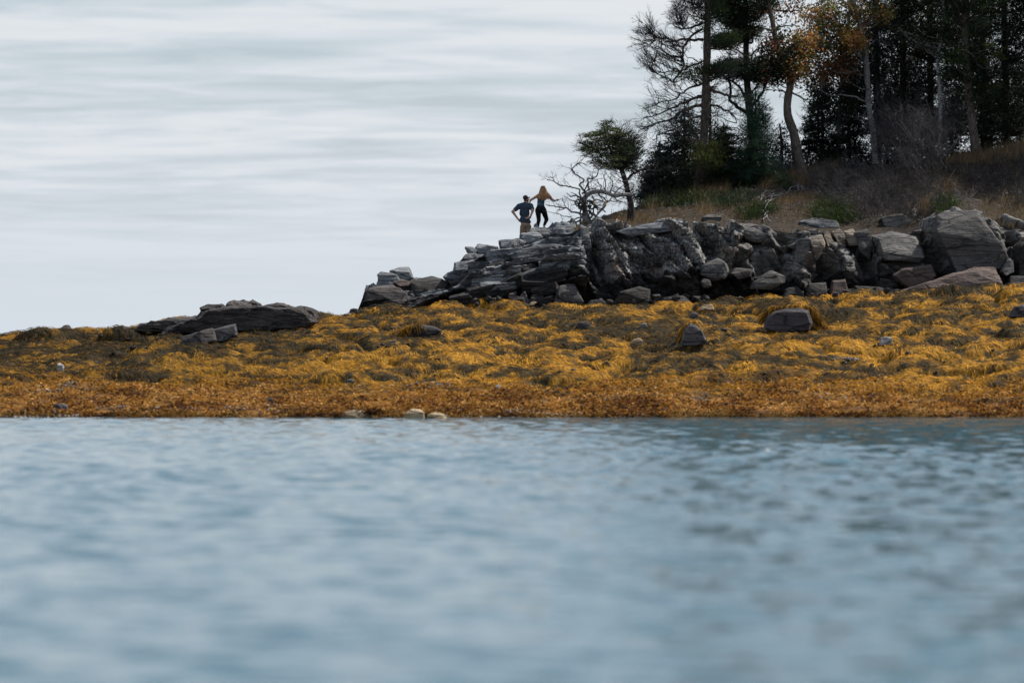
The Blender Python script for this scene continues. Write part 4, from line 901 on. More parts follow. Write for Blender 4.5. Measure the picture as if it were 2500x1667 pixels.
def tree(name, label, cat, Y, trunk, radii, mats, limbs=(), zones=(), seed=1, group=None, fmat='foliage', base=None, twmat='twig'):
    """trunk, limbs and the zones of foliage or bare twigs that make its crown"""
    r = np.random.default_rng(seed); tp = PA(trunk, Y); sc = Y / F
    tp[:, 1] += np.linspace(0, 0.35, len(tp)) * math.sin(seed * 2.1)
    gz = float(head_z(np.array([tp[0, 0]]), np.array([Y]))[0]) - 0.25
    if tp[0, 2] > gz: tp = np.concatenate([[[tp[0, 0], tp[0, 1], gz]], tp]); radii = [radii[0] * 1.35] + list(radii)
    root = empty(name, label, cat, group, loc=(tp[0, 0], tp[0, 1], max(gz, tp[0, 2])))
    to, T, RR = tube('trunk', tp, np.array(radii) * sc, mats, 12, 0.5); attach(to, root)
    anch = [T]; lw = Segs(); tw = Segs(); lv = Leaves()
    for lb in limbs:
        r0, r1, pts = lb[0], lb[1], PA(lb[2], Y); m = len(pts)
        off = (lb[3] if len(lb) > 3 else r.uniform(-0.8, 0.8)); pts[:, 1] += np.linspace(0, off, m)
        fine = [pts[0]]
        for i in range(m - 1): fine += list(wiggle(pts[i], pts[i + 1], r, 3, 0.18))[1:]
        q_ = Segs(); q_.line(fine, r0 * sc, r1 * sc); attach(q_.build('limb', mats, 6), root); anch.append(np.array(fine))
        if len(lb) > 4:
            for q in range(lb[4]):
                i = r.integers(len(fine) // 4, len(fine) - 1); dd = fine[i + 1] - fine[i]; dd = dd / np.linalg.norm(dd) + r.normal(0, 0.6, 3)
                twigs(tw, fine[i], dd, r.uniform(0.35, 0.75), 0.012, 2, r, 0.6, 0.15)
    A = np.concatenate(anch)
    for z in zones:
        kind, poly, n = z[0], z[1], z[2]; o = z[3] if len(z) > 3 else {}
        q = inpoly(poly, r, n); dep = o.get('depth', 1.0); bias = o.get('rise', 0.35)
        W_ = PA(q, Y); W_[:, 1] += r.normal(0, dep * 0.5, n) + o.get('dy', 0)
        for w in W_:
            dz = A[:, 2] - w[2]; hd = np.hypot(A[:, 0] - w[0], (A[:, 1] - w[1]))
            j = np.argmin(np.abs(dz + bias * hd) * 1.6 + hd)
            a = A[j]; dirv = w - a; L = np.linalg.norm(dirv)
            if L > 0.25 and r.random() < o.get('link', 0.75):
                pts = wiggle(a, w, r, 5, 0.16, o.get('sag', -0.06)); lw.line(pts, min(0.012 + 0.012 * L, 0.045), 0.008)
            swp = np.array(o.get('sweep', (0, 0, 0)))
            if kind == 'needle':
                lv.needles(w, dirv / (L + 1e-6) + swp, o.get('k', 60), o.get('R', 0.34), o.get('flat', 0.35), o.get('ln', 0.11), o.get('wd', 0.016), o.get('cols', GREEN), r, o.get('drop', 0))
            elif kind == 'leaf':
                lv.leafs(w, o.get('k', 36), o.get('R', 0.36), o.get('size', 0.095), o.get('cols', AUT), r)
            else:
                twigs(tw, w - dirv / (L + 1e-6) * 0.25, dirv / (L + 1e-6) + swp, o.get('ln', 0.5), o.get('rad', 0.011), o.get('lev', 2), r, o.get('spread', 0.5), o.get('up', 0.12), o.get('nn', (3, 5)))
    for S, nm, mt in ((lw, 'small_branches', mats), (tw, 'twigs', M[twmat])):
        ob = S.build(nm, mt, 3)
        if ob: attach(ob, root); ob['kind'] = 'stuff'
    if lv.V: attach(lv.build('crown', M[fmat]), root)['kind'] = 'stuff'
    return root

def tiers(cx, top, bot, half, n, o, r):
    out = []; m = int((bot - top) / 15); tot = sum((i + 1) / m for i in range(m))
    for i in range(m):
        f = (i + 0.7) / m; y = top + (bot - top) * f; l = half * f * r.uniform(0.65, 1.2) + 4; q = half * f * r.uniform(0.65, 1.2) + 4; dr = 7 * f
        out.append(('needle', [(cx - l, y + dr), (cx, y - 5), (cx + q, y + dr), (cx + q * 0.9, y + dr + 6), (cx, y + 4), (cx - l * 0.9, y + dr + 6)], max(3, int(n * f / tot)), o))
    return out
def conifer_zone(cx, top, bot, half, step=16):
    return [(cx, top), (cx + half * 0.35, top + (bot - top) * 0.3), (cx + half, bot), (cx - half, bot), (cx - half * 0.4, top + (bot - top) * 0.3)]
def TOPZ(cx, hw):
    return ('needle', [(cx - 8, -230), (cx + 8, -230), (cx + hw * 0.8, -30), (cx - hw * 0.8, -30)], 130, dict(cols=DKG, k=46, depth=2.2, R=0.6, flat=0.4, wd=0.05, ln=0.26, link=0.3))
def build_trees():
    g = 'trees on the headland'
    # --- tall half-bare spruce at the left of the wood
    tree('spruce_tree', 'tall spruce with thick straight trunk and bare branches fanning left', 'tree', 157.0,
         [(1703, 470), (1712, 420), (1719, 330), (1722, 255), (1724, 180), (1726, 100), (1727, 0), (1727, -90), (1726, -300)], [14, 11.5, 10.5, 10, 9.5, 9, 8, 6.5, 1.5], M['bark'],
         limbs=[(4.5, 1.2, [(1715, 256), (1690, 262), (1660, 275), (1640, 292), (1625, 297), (1600, 303), (1575, 315), (1562, 318)], -0.6, 18),
                (4, 1, [(1714, 235), (1695, 240), (1680, 248), (1655, 258), (1632, 268), (1600, 280), (1572, 286)], 0.4, 18),
                (3, 1, [(1713, 205), (1690, 212), (1670, 226), (1650, 240), (1620, 245), (1595, 255)], 0.9, 16),
                (3, 1, [(1714, 285), (1690, 290), (1665, 305), (1640, 322), (1610, 330), (1590, 345)], -0.9, 16),
                (4, 1.5, [(1716, 97), (1700, 98), (1685, 96), (1668, 115), (1670, 150), (1655, 185), (1645, 200), (1630, 188)], 0.5, 14),
                (3.5, 1.5, [(1714, 72), (1695, 83), (1680, 97), (1640, 100), (1600, 95), (1575, 62)], -0.3, 16),
                (3.5, 1.2, [(1714, 58), (1690, 68), (1672, 70), (1660, 60)], 0.2, 10), (3, 1, [(1714, 150), (1690, 160), (1660, 175), (1620, 180), (1590, 178)], -0.5, 14),
                (4.5, 2, [(1732, 215), (1760, 228), (1782, 238), (1800, 236)], -0.4, 6), (3, 1, [(1732, 255), (1760, 262), (1790, 280), (1800, 300)], 0.3, 8),
                (3, 1, [(1716, 20), (1690, 10), (1660, -5)], 0.3, 8), (3, 1, [(1732, 120), (1765, 118), (1800, 128)], 0.2, 8)],
         zones=[TOPZ(1727, 60), ('bare', [(1568, 62), (1600, 55), (1625, 85), (1670, 110), (1680, 150), (1640, 165), (1600, 185), (1580, 172), (1575, 130), (1565, 100)], 105, dict(sweep=(-0.7, 0, 0.35), ln=0.5, lev=2, nn=(4, 6), spread=0.38, depth=1.4)),
                ('bare', [(1640, 38), (1670, 12), (1700, -10), (1722, 0), (1718, 40), (1700, 62), (1665, 68), (1645, 62)], 80, dict(sweep=(-0.6, 0, 0.35), ln=0.45, lev=2, nn=(4, 6), spread=0.4)),
                ('bare', [(1590, 200), (1650, 190), (1710, 210), (1710, 340), (1600, 340), (1572, 308), (1590, 260)], 46, dict(sweep=(-0.5, 0, 0.1), ln=0.5, lev=2, spread=0.6, depth=1.6)),
                ('bare', [(1735, 120), (1800, 100), (1805, 250), (1735, 290)], 26, dict(ln=0.45, lev=2, spread=0.6)),
                ('needle', [(1660, 190), (1680, 172), (1720, 160), (1730, 180), (1722, 205), (1690, 202)], 26, dict(cols=OLV, sweep=(-0.5, 0, 0.4))),
                ('needle', [(1700, -20), (1760, -30), (1765, 10), (1745, 60), (1720, 90), (1705, 40)], 46, dict(cols=GREEN)),
                ('needle', [(1735, 95), (1790, 85), (1800, 110), (1740, 118)], 26, dict(cols=GREEN)),
                ('needle', [(1720, 160), (1780, 150), (1790, 180), (1735, 185)], 26, dict(cols=DKG)),
                ('needle', [(1690, 400), (1700, 365), (1735, 355), (1755, 385), (1750, 410), (1705, 420)], 34, dict(cols=OLV, dy=-1.2, sweep=(0, 0, 0.5)))], seed=11, group=g)
    # --- second conifer
    tree('spruce_tree', 'dark spruce with curved lyre shaped limbs beside the tall bare one', 'tree', 160.0,
         [(1838, 420), (1835, 320), (1828, 262), (1824, 200), (1822, 150), (1822, 90), (1820, 0), (1818, -90), (1816, -350)], [11, 10, 9, 8, 7.5, 7, 6, 5, 1.5], M['bark_dark'],
         limbs=[(5, 3, [(1828, 275), (1800, 262), (1782, 246), (1784, 215), (1778, 193)], 0.3, 3), (4.5, 2.5, [(1828, 262), (1850, 246), (1862, 226), (1866, 203)], -0.4, 4),
                (3.5, 2, [(1824, 245), (1806, 215), (1786, 200), (1765, 190)], -0.6, 5), (3.5, 1.5, [(1824, 238), (1836, 225), (1852, 205)], 0.5, 4),
                (2.5, 1, [(1822, 135), (1800, 122), (1770, 115)], 0.4, 6), (2.5, 1, [(1824, 140), (1850, 120), (1890, 110)], 0.2, 6), (2.5, 1, [(1822, 60), (1850, 45), (1885, 25)], 0.2, 6)],
         zones=[TOPZ(1817, 75), ('needle', [(1735, -35), (1890, -35), (1888, 15), (1860, 48), (1815, 78), (1775, 66), (1745, 40)], 270, dict(cols=GREEN + DKG + [(0.05, 0.04, 0.025)], k=70, depth=1.6)),
                ('needle', [(1740, 92), (1800, 88), (1850, 62), (1856, 76), (1830, 92), (1790, 112), (1745, 116)], 90, dict(cols=OLV + GREEN)),
                ('needle', [(1738, 165), (1790, 150), (1855, 142), (1890, 152), (1892, 195), (1862, 212), (1825, 195), (1790, 185), (1745, 188)], 150, dict(cols=GREEN + DKG)),
                ('bare', [(1750, 110), (1900, 80), (1905, 130), (1860, 150), (1760, 150)], 24, dict(ln=0.4)), ('bare', [(1790, 210), (1860, 215), (1870, 260), (1780, 270)], 18, dict(ln=0.35))], seed=12, group=g)
    # --- crooked broadleaf
    tree('broadleaf_tree', 'crooked grey broadleaf tree with reddish leaves beside the lyre limbed spruce', 'tree', 158.5,
         [(1956, 425), (1946, 370), (1936, 320), (1923, 280), (1924, 240), (1930, 205), (1925, 170), (1905, 130), (1895, 100), (1888, 60), (1880, 20), (1868, -40)], [14, 12, 11, 10, 9.5, 9, 8, 7, 6.5, 6, 5.5, 4.5], M['bark_brown'],
         limbs=[(3, 1, [(1890, 27), (1925, 26), (1948, 27), (1962, 5)], 0.2, 4), (2.5, 1, [(1893, 72), (1860, 70), (1850, 80)], 0.1, 3), (2.5, 1, [(1894, 70), (1920, 62), (1955, 64)], 0.5, 3),
                (3, 1, [(1900, 95), (1912, 110), (1925, 118)], -0.3, 2), (2.5, 1, [(1920, 230), (1910, 220), (1895, 220)], 0.2, 3), (3, 1.2, [(1928, 190), (1950, 182), (1975, 170)], 0.6, 5), (3, 1.2, [(1905, 130), (1940, 115), (1980, 110)], 0.6, 5), (2.5, 1, [(1932, 225), (1960, 240), (1990, 245)], 0.4, 5)],
         zones=[('leaf', [(1862, 105), (1900, 72), (1930, 90), (1965, 120), (1965, 160), (1935, 182), (1900, 205), (1872, 200), (1858, 150)], 90, dict(cols=RED + LGR, k=32, R=0.32)),
                ('leaf', [(1925, 165), (1960, 155), (1975, 175), (1945, 195), (1915, 195)], 22, dict(cols=AUT)), ('leaf', [(1875, 30), (1930, 10), (1960, 5), (1950, 50), (1890, 55)], 12, dict(cols=RED, k=14)),
                ('leaf', [(1935, 90), (1990, 80), (1990, 130), (1950, 150)], 34, dict(cols=AUT))], seed=13, group=g, fmat='leaf')
    # --- aspens / birches
    tree('aspen_tree', 'pale trunked aspen with rusty orange autumn leaves', 'tree', 161.0,
         [(2144, 450), (2136, 380), (2131, 320), (2122, 270), (2117, 200), (2110, 120), (2095, 50), (2080, 0), (2068, -50)], [8, 7.5, 7.2, 7, 7, 6.6, 6, 5.5, 5], M['bark_aspen'],
         limbs=[(2.5, 1, [(2116, 250), (2080, 236), (2040, 236), (2002, 224)], -0.5, 3), (2.2, 1, [(2112, 185), (2092, 172), (2070, 182)], -0.3, 3), (2.5, 1, [(2096, 72), (2060, 70), (2040, 60)], -0.5, 5),
                (2.5, 1, [(2104, 95), (2060, 110), (2010, 118)], -0.4, 5), (2.5, 1, [(2090, 40), (2130, 20), (2160, 10)], -0.2, 5), (2.5, 1, [(2085, 20), (2040, 0), (1990, 10)], -0.5, 5), (2, 1, [(2112, 120), (2135, 100), (2160, 92)], 0.2, 4)],
         zones=[('leaf', [(1950, 25), (1985, 5), (2060, 0), (2150, 0), (2182, 25), (2150, 60), (2112, 70), (2080, 78), (2040, 80), (1990, 78), (1962, 60)], 150, dict(cols=AUT, k=26, depth=1.8, R=0.3)),
                ('leaf', [(1962, 95), (2010, 85), (2090, 90), (2105, 120), (2060, 140), (2000, 130)], 46, dict(cols=AUT + LGR, k=24, R=0.3)), ('leaf', [(2055, 95), (2095, 85), (2105, 110), (2070, 130)], 24, dict(cols=AUT[:3], dy=-1.0)),
                ('leaf', [(1998, 155), (2075, 145), (2085, 178), (2050, 195), (1995, 192)], 50, dict(cols=[AUT[1], (0.13, 0.06, 0.03)], k=28))], seed=14, group=g, fmat='leaf')
    tree('aspen_tree', 'slender pale aspen with dark green leaves left of the rusty aspen', 'tree', 164.0,
         [(2046, 420), (2048, 330), (2052, 230), (2060, 150), (2068, 90), (2075, 20), (2080, -50)], [5, 4.6, 4.4, 4.2, 4, 3.6, 3], M['bark_aspen'],
         limbs=[(1.8, 0.8, [(2064, 112), (2035, 116), (2005, 112)], 0.2, 3), (1.8, 0.8, [(2056, 190), (2030, 180), (1990, 190)], 0.4, 3), (1.8, 0.8, [(2054, 210), (2080, 195), (2100, 200)], 0.3, 3)],
         zones=[('leaf', [(1965, 75), (2050, 62), (2140, 90), (2145, 190), (2100, 260), (2040, 290), (1975, 262), (1960, 180)], 200, dict(cols=LGR + DKG, k=32, depth=2.0))], seed=15, group=g, fmat='leaf')
    tree('birch_tree', 'thin white birch trunk among the dark trees on the right', 'tree', 160.5,
         [(2292, 380), (2296, 320), (2297, 260), (2294, 200), (2290, 140), (2300, 95), (2306, 20), (2308, -40)], [5, 5, 5, 4.8, 4.5, 4.2, 3.8, 3], M['bark_birch'],
         limbs=[(1.6, 0.7, [(2294, 150), (2320, 120), (2345, 110)], 0.4, 2), (1.6, 0.7, [(2297, 240), (2330, 225), (2355, 230)], 0.4, 2)],
         zones=[('leaf', [(2180, 60), (2330, 40), (2340, 120), (2200, 130)], 60, dict(cols=LGR + [(0.09, 0.08, 0.025)], k=28))], seed=16, group=g, fmat='leaf')
    tree('pine_tree', 'brown trunked pine with lit bark edge at far right', 'tree', 159.5,
         [(2384, 370), (2376, 325), (2368, 262), (2360, 180), (2355, 60), (2350, -60), (2345, -230)], [13, 11.5, 10, 9.5, 8.5, 7, 1.5], M['bark_brown'],
         limbs=[(3, 1, [(2372, 270), (2340, 255), (2310, 262)], -0.3, 8), (3, 1, [(2374, 300), (2340, 300), (2318, 290)], -0.4, 8), (3, 1, [(2362, 180), (2400, 170), (2440, 175)], -0.4, 5)],
         zones=[TOPZ(2350, 90), ('needle', [(2300, -30), (2430, -30), (2440, 60), (2400, 160), (2330, 160), (2300, 80)], 190, dict(cols=DKG + GREEN, k=64, depth=2.2)),
                ('needle', [(2300, 130), (2370, 130), (2420, 180), (2440, 260), (2380, 270), (2310, 190)], 110, dict(cols=DKG + GREEN, k=60)),
                ('needle', [(2305, 125), (2350, 125), (2350, 165), (2310, 170)], 8, dict(cols=[(0.10, 0.14, 0.03), (0.07, 0.11, 0.03)], k=40, R=0.22, dy=-1.5)), ('needle', [(2390, 95), (2440, 100), (2440, 160), (2400, 160)], 8, dict(cols=[(0.10, 0.13, 0.03)], k=36, R=0.2, dy=-1.5))], seed=17, group=g)
    # --- dark conifers that fill the right
    big = [(2205, 163.0, 85, 'bare grey lower branched dark spruce in the middle of the right wood'), (2455, 162.0, 95, 'dense dark spruce at the right edge behind the grass'), (2270, 167.0, 90, 'dark spruce behind the thin white birch'),
           (2540, 166.0, 80, 'dark spruce cut off by the right edge of the picture'), (2640, 160.0, 110, 'unseen dark spruce added outside the right edge to shade the bank'), (2760, 158.0, 110, 'outermost unseen dark spruce added beyond the right edge for shade'), (2400, 170.0, 95, 'dark spruce behind the brown trunked pine'), (2140, 169.0, 70, 'dark spruce behind the rusty aspen trunk')]  # the two spruces past the right edge are unseen, added to shade the bank
    for i, (cx, Y, hw, lb) in enumerate(big):
        zs = [('needle', [(cx - hw * 0.75, -40), (cx + hw * 0.75, -40), (cx + hw, 120), (cx + hw * 1.05, 330), (cx - hw * 1.05, 330), (cx - hw, 120)], 330, dict(cols=DKG, k=58, depth=2.4, R=0.40, flat=0.4, wd=0.02, ln=0.13, link=0.5)), TOPZ(cx, hw)]
        if i == 0: zs = [TOPZ(cx, hw), ('needle', [(2140, -40), (2300, -40), (2310, 100), (2260, 150), (2160, 120)], 200, dict(cols=DKG + GREEN, k=58, depth=2.2)),
                         ('bare', [(2130, 60), (2200, 50), (2300, 160), (2330, 370), (2150, 400), (2135, 200)], 230, dict(ln=0.55, lev=2, spread=0.7, depth=2.2, dy=-0.8, nn=(4, 6))),
                         ('needle', [(2140, 120), (2280, 120), (2300, 360), (2150, 380)], 130, dict(cols=DKG, k=50, depth=2.0, dy=0.8))]
        tree('spruce_tree', lb, 'tree', Y, [(cx + 4, 430), (cx + 2, 300), (cx, 150), (cx - 2, 0), (cx - 3, -80), (cx - 3, -230)], [10, 9, 8, 7, 6, 1.5], M['bark_dark'],
             limbs=[(2.5, 0.8, [(cx, y), (cx + s * 40, y + 10), (cx + s * 75, y + 22)], random.uniform(-.8, .8), 4) for y in (60, 130, 200, 260, 310) for s in (-1, 1)], zones=zs, seed=30 + i, group=g)
    # --- young trees under them
    small = [(1612, 158.0, 345, 478, 60, DKG, 300, 'small dark spruce lowest on the left flank of the wood'), (1672, 161.0, 240, 470, 74, DKG, 380, 'dark young spruce just left of the thick spruce trunk'),
             (1765, 158.5, 300, 450, 74, GREEN, 430, 'green young spruce between the two tall spruce trunks'), (1845, 157.5, 215, 442, 68, PINE, 280, 'blue green young pine in front of the lyre limbed spruce'),
             (2005, 163.0, 190, 430, 75, DKG, 360, 'dark spruce in the gap between broadleaf and aspen'), (2075, 165.0, 160, 430, 70, DKG, 340, 'dark spruce behind the slender pale aspen'),
             (1905, 162.0, 300, 440, 40, DKG, 90, 'thin dark spruce behind the crooked broadleaf trunk'), (1735, 164.0, 210, 460, 50, DKG, 130, 'dark spruce right behind the thick spruce trunk'),
             (2165, 168.0, 210, 420, 60, DKG, 150, 'low dark spruce right of the rusty aspen trunk'), (2240, 171.0, 200, 415, 60, DKG, 150, 'low dark spruce left of the white birch base'), (2325, 169.0, 215, 410, 55, DKG, 140, 'low dark spruce between birch and brown trunked pine'), (2420, 168.0, 200, 405, 60, DKG, 150, 'low dark spruce right of the brown trunked pine'), (2490, 170.0, 190, 400, 60, DKG, 150, 'low dark spruce at the right edge of the wood')]
    for i, (cx, Y, top, bot, hw, cols, n, lb) in enumerate(small):
        r = np.random.default_rng(60 + i)
        o = dict(cols=cols, k=52, depth=1.6, R=0.30, flat=0.22, ln=0.11, wd=0.018, rise=-0.25, drop=0.1)
        if cols is PINE: o.update(ln=0.17, wd=0.012, flat=0.6, R=0.26, k=64, rise=0.2)
        tree('pine_tree' if cols is PINE else 'spruce_tree', lb, 'tree', Y, [(cx, bot + 5), (cx + r.uniform(-4, 4), (bot + top) / 2), (cx, top)], [5.5, 4, 1], M['bark_dark'],
             limbs=[(1.8, 0.6, [(cx, y), (cx + s * (y - top) / (bot - top) * hw * 0.9, y + 6 + r.uniform(-8, 12))], r.uniform(-.8, .8), 2) for y in np.linspace(top + 30, bot - 15, 7) for s in (-1, 1)],
             zones=tiers(cx, top, bot - 4, hw, n, o, r), seed=60 + i, group='young conifers under the tall trees')
    # --- wind-shaped small tree at the point
    tree('windswept_tree', 'small windswept evergreen leaning left on the open slope', 'tree', 150.5,
         [(1540, 500), (1533, 470), (1527, 445), (1518, 418), (1508, 400), (1495, 375), (1480, 345), (1475, 310)], [8, 7, 6.5, 6, 5, 4, 2.5, 1], M['bark_dark'],
         limbs=[(4, 1.2, [(1529, 450), (1540, 428), (1560, 415), (1578, 410)], 0.3, 4), (3, 1, [(1515, 412), (1535, 385), (1545, 350)], 0.3, 8), (2.5, 1, [(1506, 395), (1470, 380), (1430, 355)], -0.2, 3), (2.5, 1, [(1500, 385), (1510, 350), (1512, 312)], 0.2, 5)],
         zones=[('needle', [(a_, y_ - 7), (b_, y_ - 9), (b_ + 4, y_ + 3), (a_ + 10, y_ + 6)], n_, dict(cols=OLV + GREEN + GREEN, sweep=(-1.8, 0, 0.2), k=44, R=0.20, flat=0.28, depth=1.3, ln=0.13, wd=0.012, rise=-0.15))
                for a_, b_, y_, n_ in ((1468, 1492, 308, 7), (1448, 1512, 322, 15), (1426, 1520, 336, 22), (1432, 1530, 350, 24), (1418, 1534, 364, 24), (1432, 1538, 378, 24), (1440, 1536, 391, 22), (1455, 1530, 403, 16), (1465, 1520, 412, 9))] + [
                ('bare', [(1515, 305), (1545, 330), (1565, 355), (1562, 385), (1548, 400), (1562, 412), (1530, 425), (1525, 380)], 100, dict(ln=0.32, sweep=(0.5, 0, 0.2), lev=2, spread=0.5)),
                ('needle', [(1520, 330), (1555, 350), (1552, 385), (1530, 415), (1515, 400)], 80, dict(cols=GREEN + DKG, k=36)), ('bare', [(1480, 412), (1555, 415), (1550, 480), (1500, 485), (1470, 440)], 26, dict(ln=0.35, lev=2, spread=0.7)), ('bare', [(1405, 343), (1425, 345), (1425, 370), (1410, 362)], 6, dict(ln=0.3, sweep=(-1, 0, 0.2)))], seed=80)
    # --- fallen grey tree with its crooked branches
    r = np.random.default_rng(90); Y = 148.6; sc = Y / F
    root = empty('fallen_tree', 'weathered grey fallen tree with crooked bare branches on the point', 'dead tree', loc=P(1440, 535, Y))
    tr, T, _ = tube('trunk', PA([(1545, 476), (1520, 475), (1500, 478), (1480, 470), (1455, 468), (1436, 474), (1425, 490), (1428, 515), (1432, 540)], Y), np.array([3.5, 4.5, 5, 5, 5, 5.5, 6, 7, 9]) * sc, M['deadwood'], 12, 0.6); attach(tr, root)
    S = Segs(); TW = Segs()
    br = [(3.4, 1.4, [(1417, 555), (1416, 520), (1417, 490), (1416, 463), (1398, 459), (1385, 455), (1368, 454), (1358, 448), (1352, 441), (1336, 440)]), (2, 1, [(1352, 441), (1351, 435), (1343, 430)]),
          (4, 1.2, [(1428, 524), (1412, 520), (1395, 518), (1384, 508), (1366, 506), (1345, 503), (1332, 499)]), (1.8, 0.9, [(1382, 507), (1378, 495), (1368, 484)]), (2, 1, [(1384, 508), (1370, 512), (1360, 512)]),
          (4, 1, [(1432, 474), (1422, 462), (1414, 452), (1426, 440), (1412, 430), (1402, 424), (1397, 412), (1407, 402), (1418, 398), (1432, 404)]), (2.2, 1, [(1402, 424), (1396, 416), (1391, 409)]), (2, 0.9, [(1407, 404), (1416, 400)]),
          (3.5, 1, [(1438, 466), (1436, 448), (1434, 436), (1448, 436), (1458, 428), (1461, 414), (1452, 404), (1452, 396), (1447, 387)]), (2, 0.9, [(1461, 414), (1470, 411), (1485, 414), (1500, 412)]),
          (2.6, 0.8, [(1470, 468), (1462, 450), (1458, 440)]), (2.6, 0.8, [(1480, 468), (1478, 445), (1474, 430), (1482, 420)]), (2.6, 0.8, [(1492, 475), (1496, 450), (1490, 432)]), (2.4, 0.8, [(1500, 474), (1515, 458), (1528, 452)]),
          (3, 1, [(1426, 530), (1410, 532), (1394, 540), (1374, 546), (1358, 552)]), (2, 0.8, [(1394, 530), (1378, 528), (1362, 522)]), (2, 0.8, [(1405, 540), (1380, 556), (1360, 556)]), (2.5, 0.8, [(1430, 520), (1440, 535), (1446, 528)]),
          (4.5, 1.5, [(1478, 500), (1466, 515), (1450, 535), (1436, 550)]), (3, 1, [(1445, 478), (1452, 500), (1460, 520)]), (3, 1, [(1460, 472), (1480, 490), (1500, 492), (1520, 486)]), (2.5, 1, [(1500, 480), (1515, 492), (1535, 494)]),
          (2.8, 1, [(1425, 480), (1404, 492), (1408, 505), (1418, 498)])]
    for r0, r1, pl in br:
        q = PA(pl, Y); q[:, 1] += np.linspace(0, r.uniform(-0.6, 0.5), len(q)); fine = [q[0]]
        for i in range(len(q) - 1): fine += list(wiggle(q[i], q[i + 1], r, 3, 0.2))[1:]
        S = Segs(); S.line(fine, r0 * 0.72 * sc, r1 * 0.8 * sc); attach(S.build('branch', M['deadwood'], 6), root)
        for i in range(max(3, len(fine) // 3)):
            j = r.integers(len(fine) // 3, len(fine) - 1); dd = fine[j + 1] - fine[j]; dd = dd / np.linalg.norm(dd) + r.normal(0, 0.8, 3) + np.array([0, 0, 0.2])
            twigs(TW, fine[j], dd, r.uniform(0.15, 0.45), 0.009, 1 if r.random() < 0.6 else 2, r, 0.8, 0.1, (2, 4))
    for w in PA(inpoly([(1425, 440), (1500, 430), (1530, 455), (1530, 500), (1430, 510)], r, 34), Y):
        twigs(TW, w + r.normal(0, 0.25, 3) * np.array([0, 1, 0]), r.normal(0, 1, 3) + np.array([0, 0, 0.4]), r.uniform(0.3, 0.6), 0.010, 2, r, 0.8, 0.1, (2, 3))
    attach(TW.build('twigs', M['deadwood'], 4), root)['kind'] = 'stuff'
    RP = Segs()
    for i in range(26):
        a = P(1432 + r.normal(0, 8), 505 + r.normal(0, 14), Y - 0.3); RP.line(wiggle(a, np.array(a) + r.normal(0, 0.32, 3), r, 4, 0.3), 0.032, 0.010)
    attach(RP.build('root_plate', M['twig'], 5), root)
    TN = Segs(); TN.line(wiggle(P(1474, 502, Y - 0.7), P(1484, 489, Y - 0.7), r, 3, 0.1), 0.06, 0.025); TN.line(wiggle(P(1452, 500, Y - 0.5), P(1449, 488, Y - 0.5), r, 3, 0.1), 0.05, 0.02)
    t = attach(TN.build('torn_wood', M['torn'], 6), root); t['label'] = 'pale orange torn wood'
build_trees()

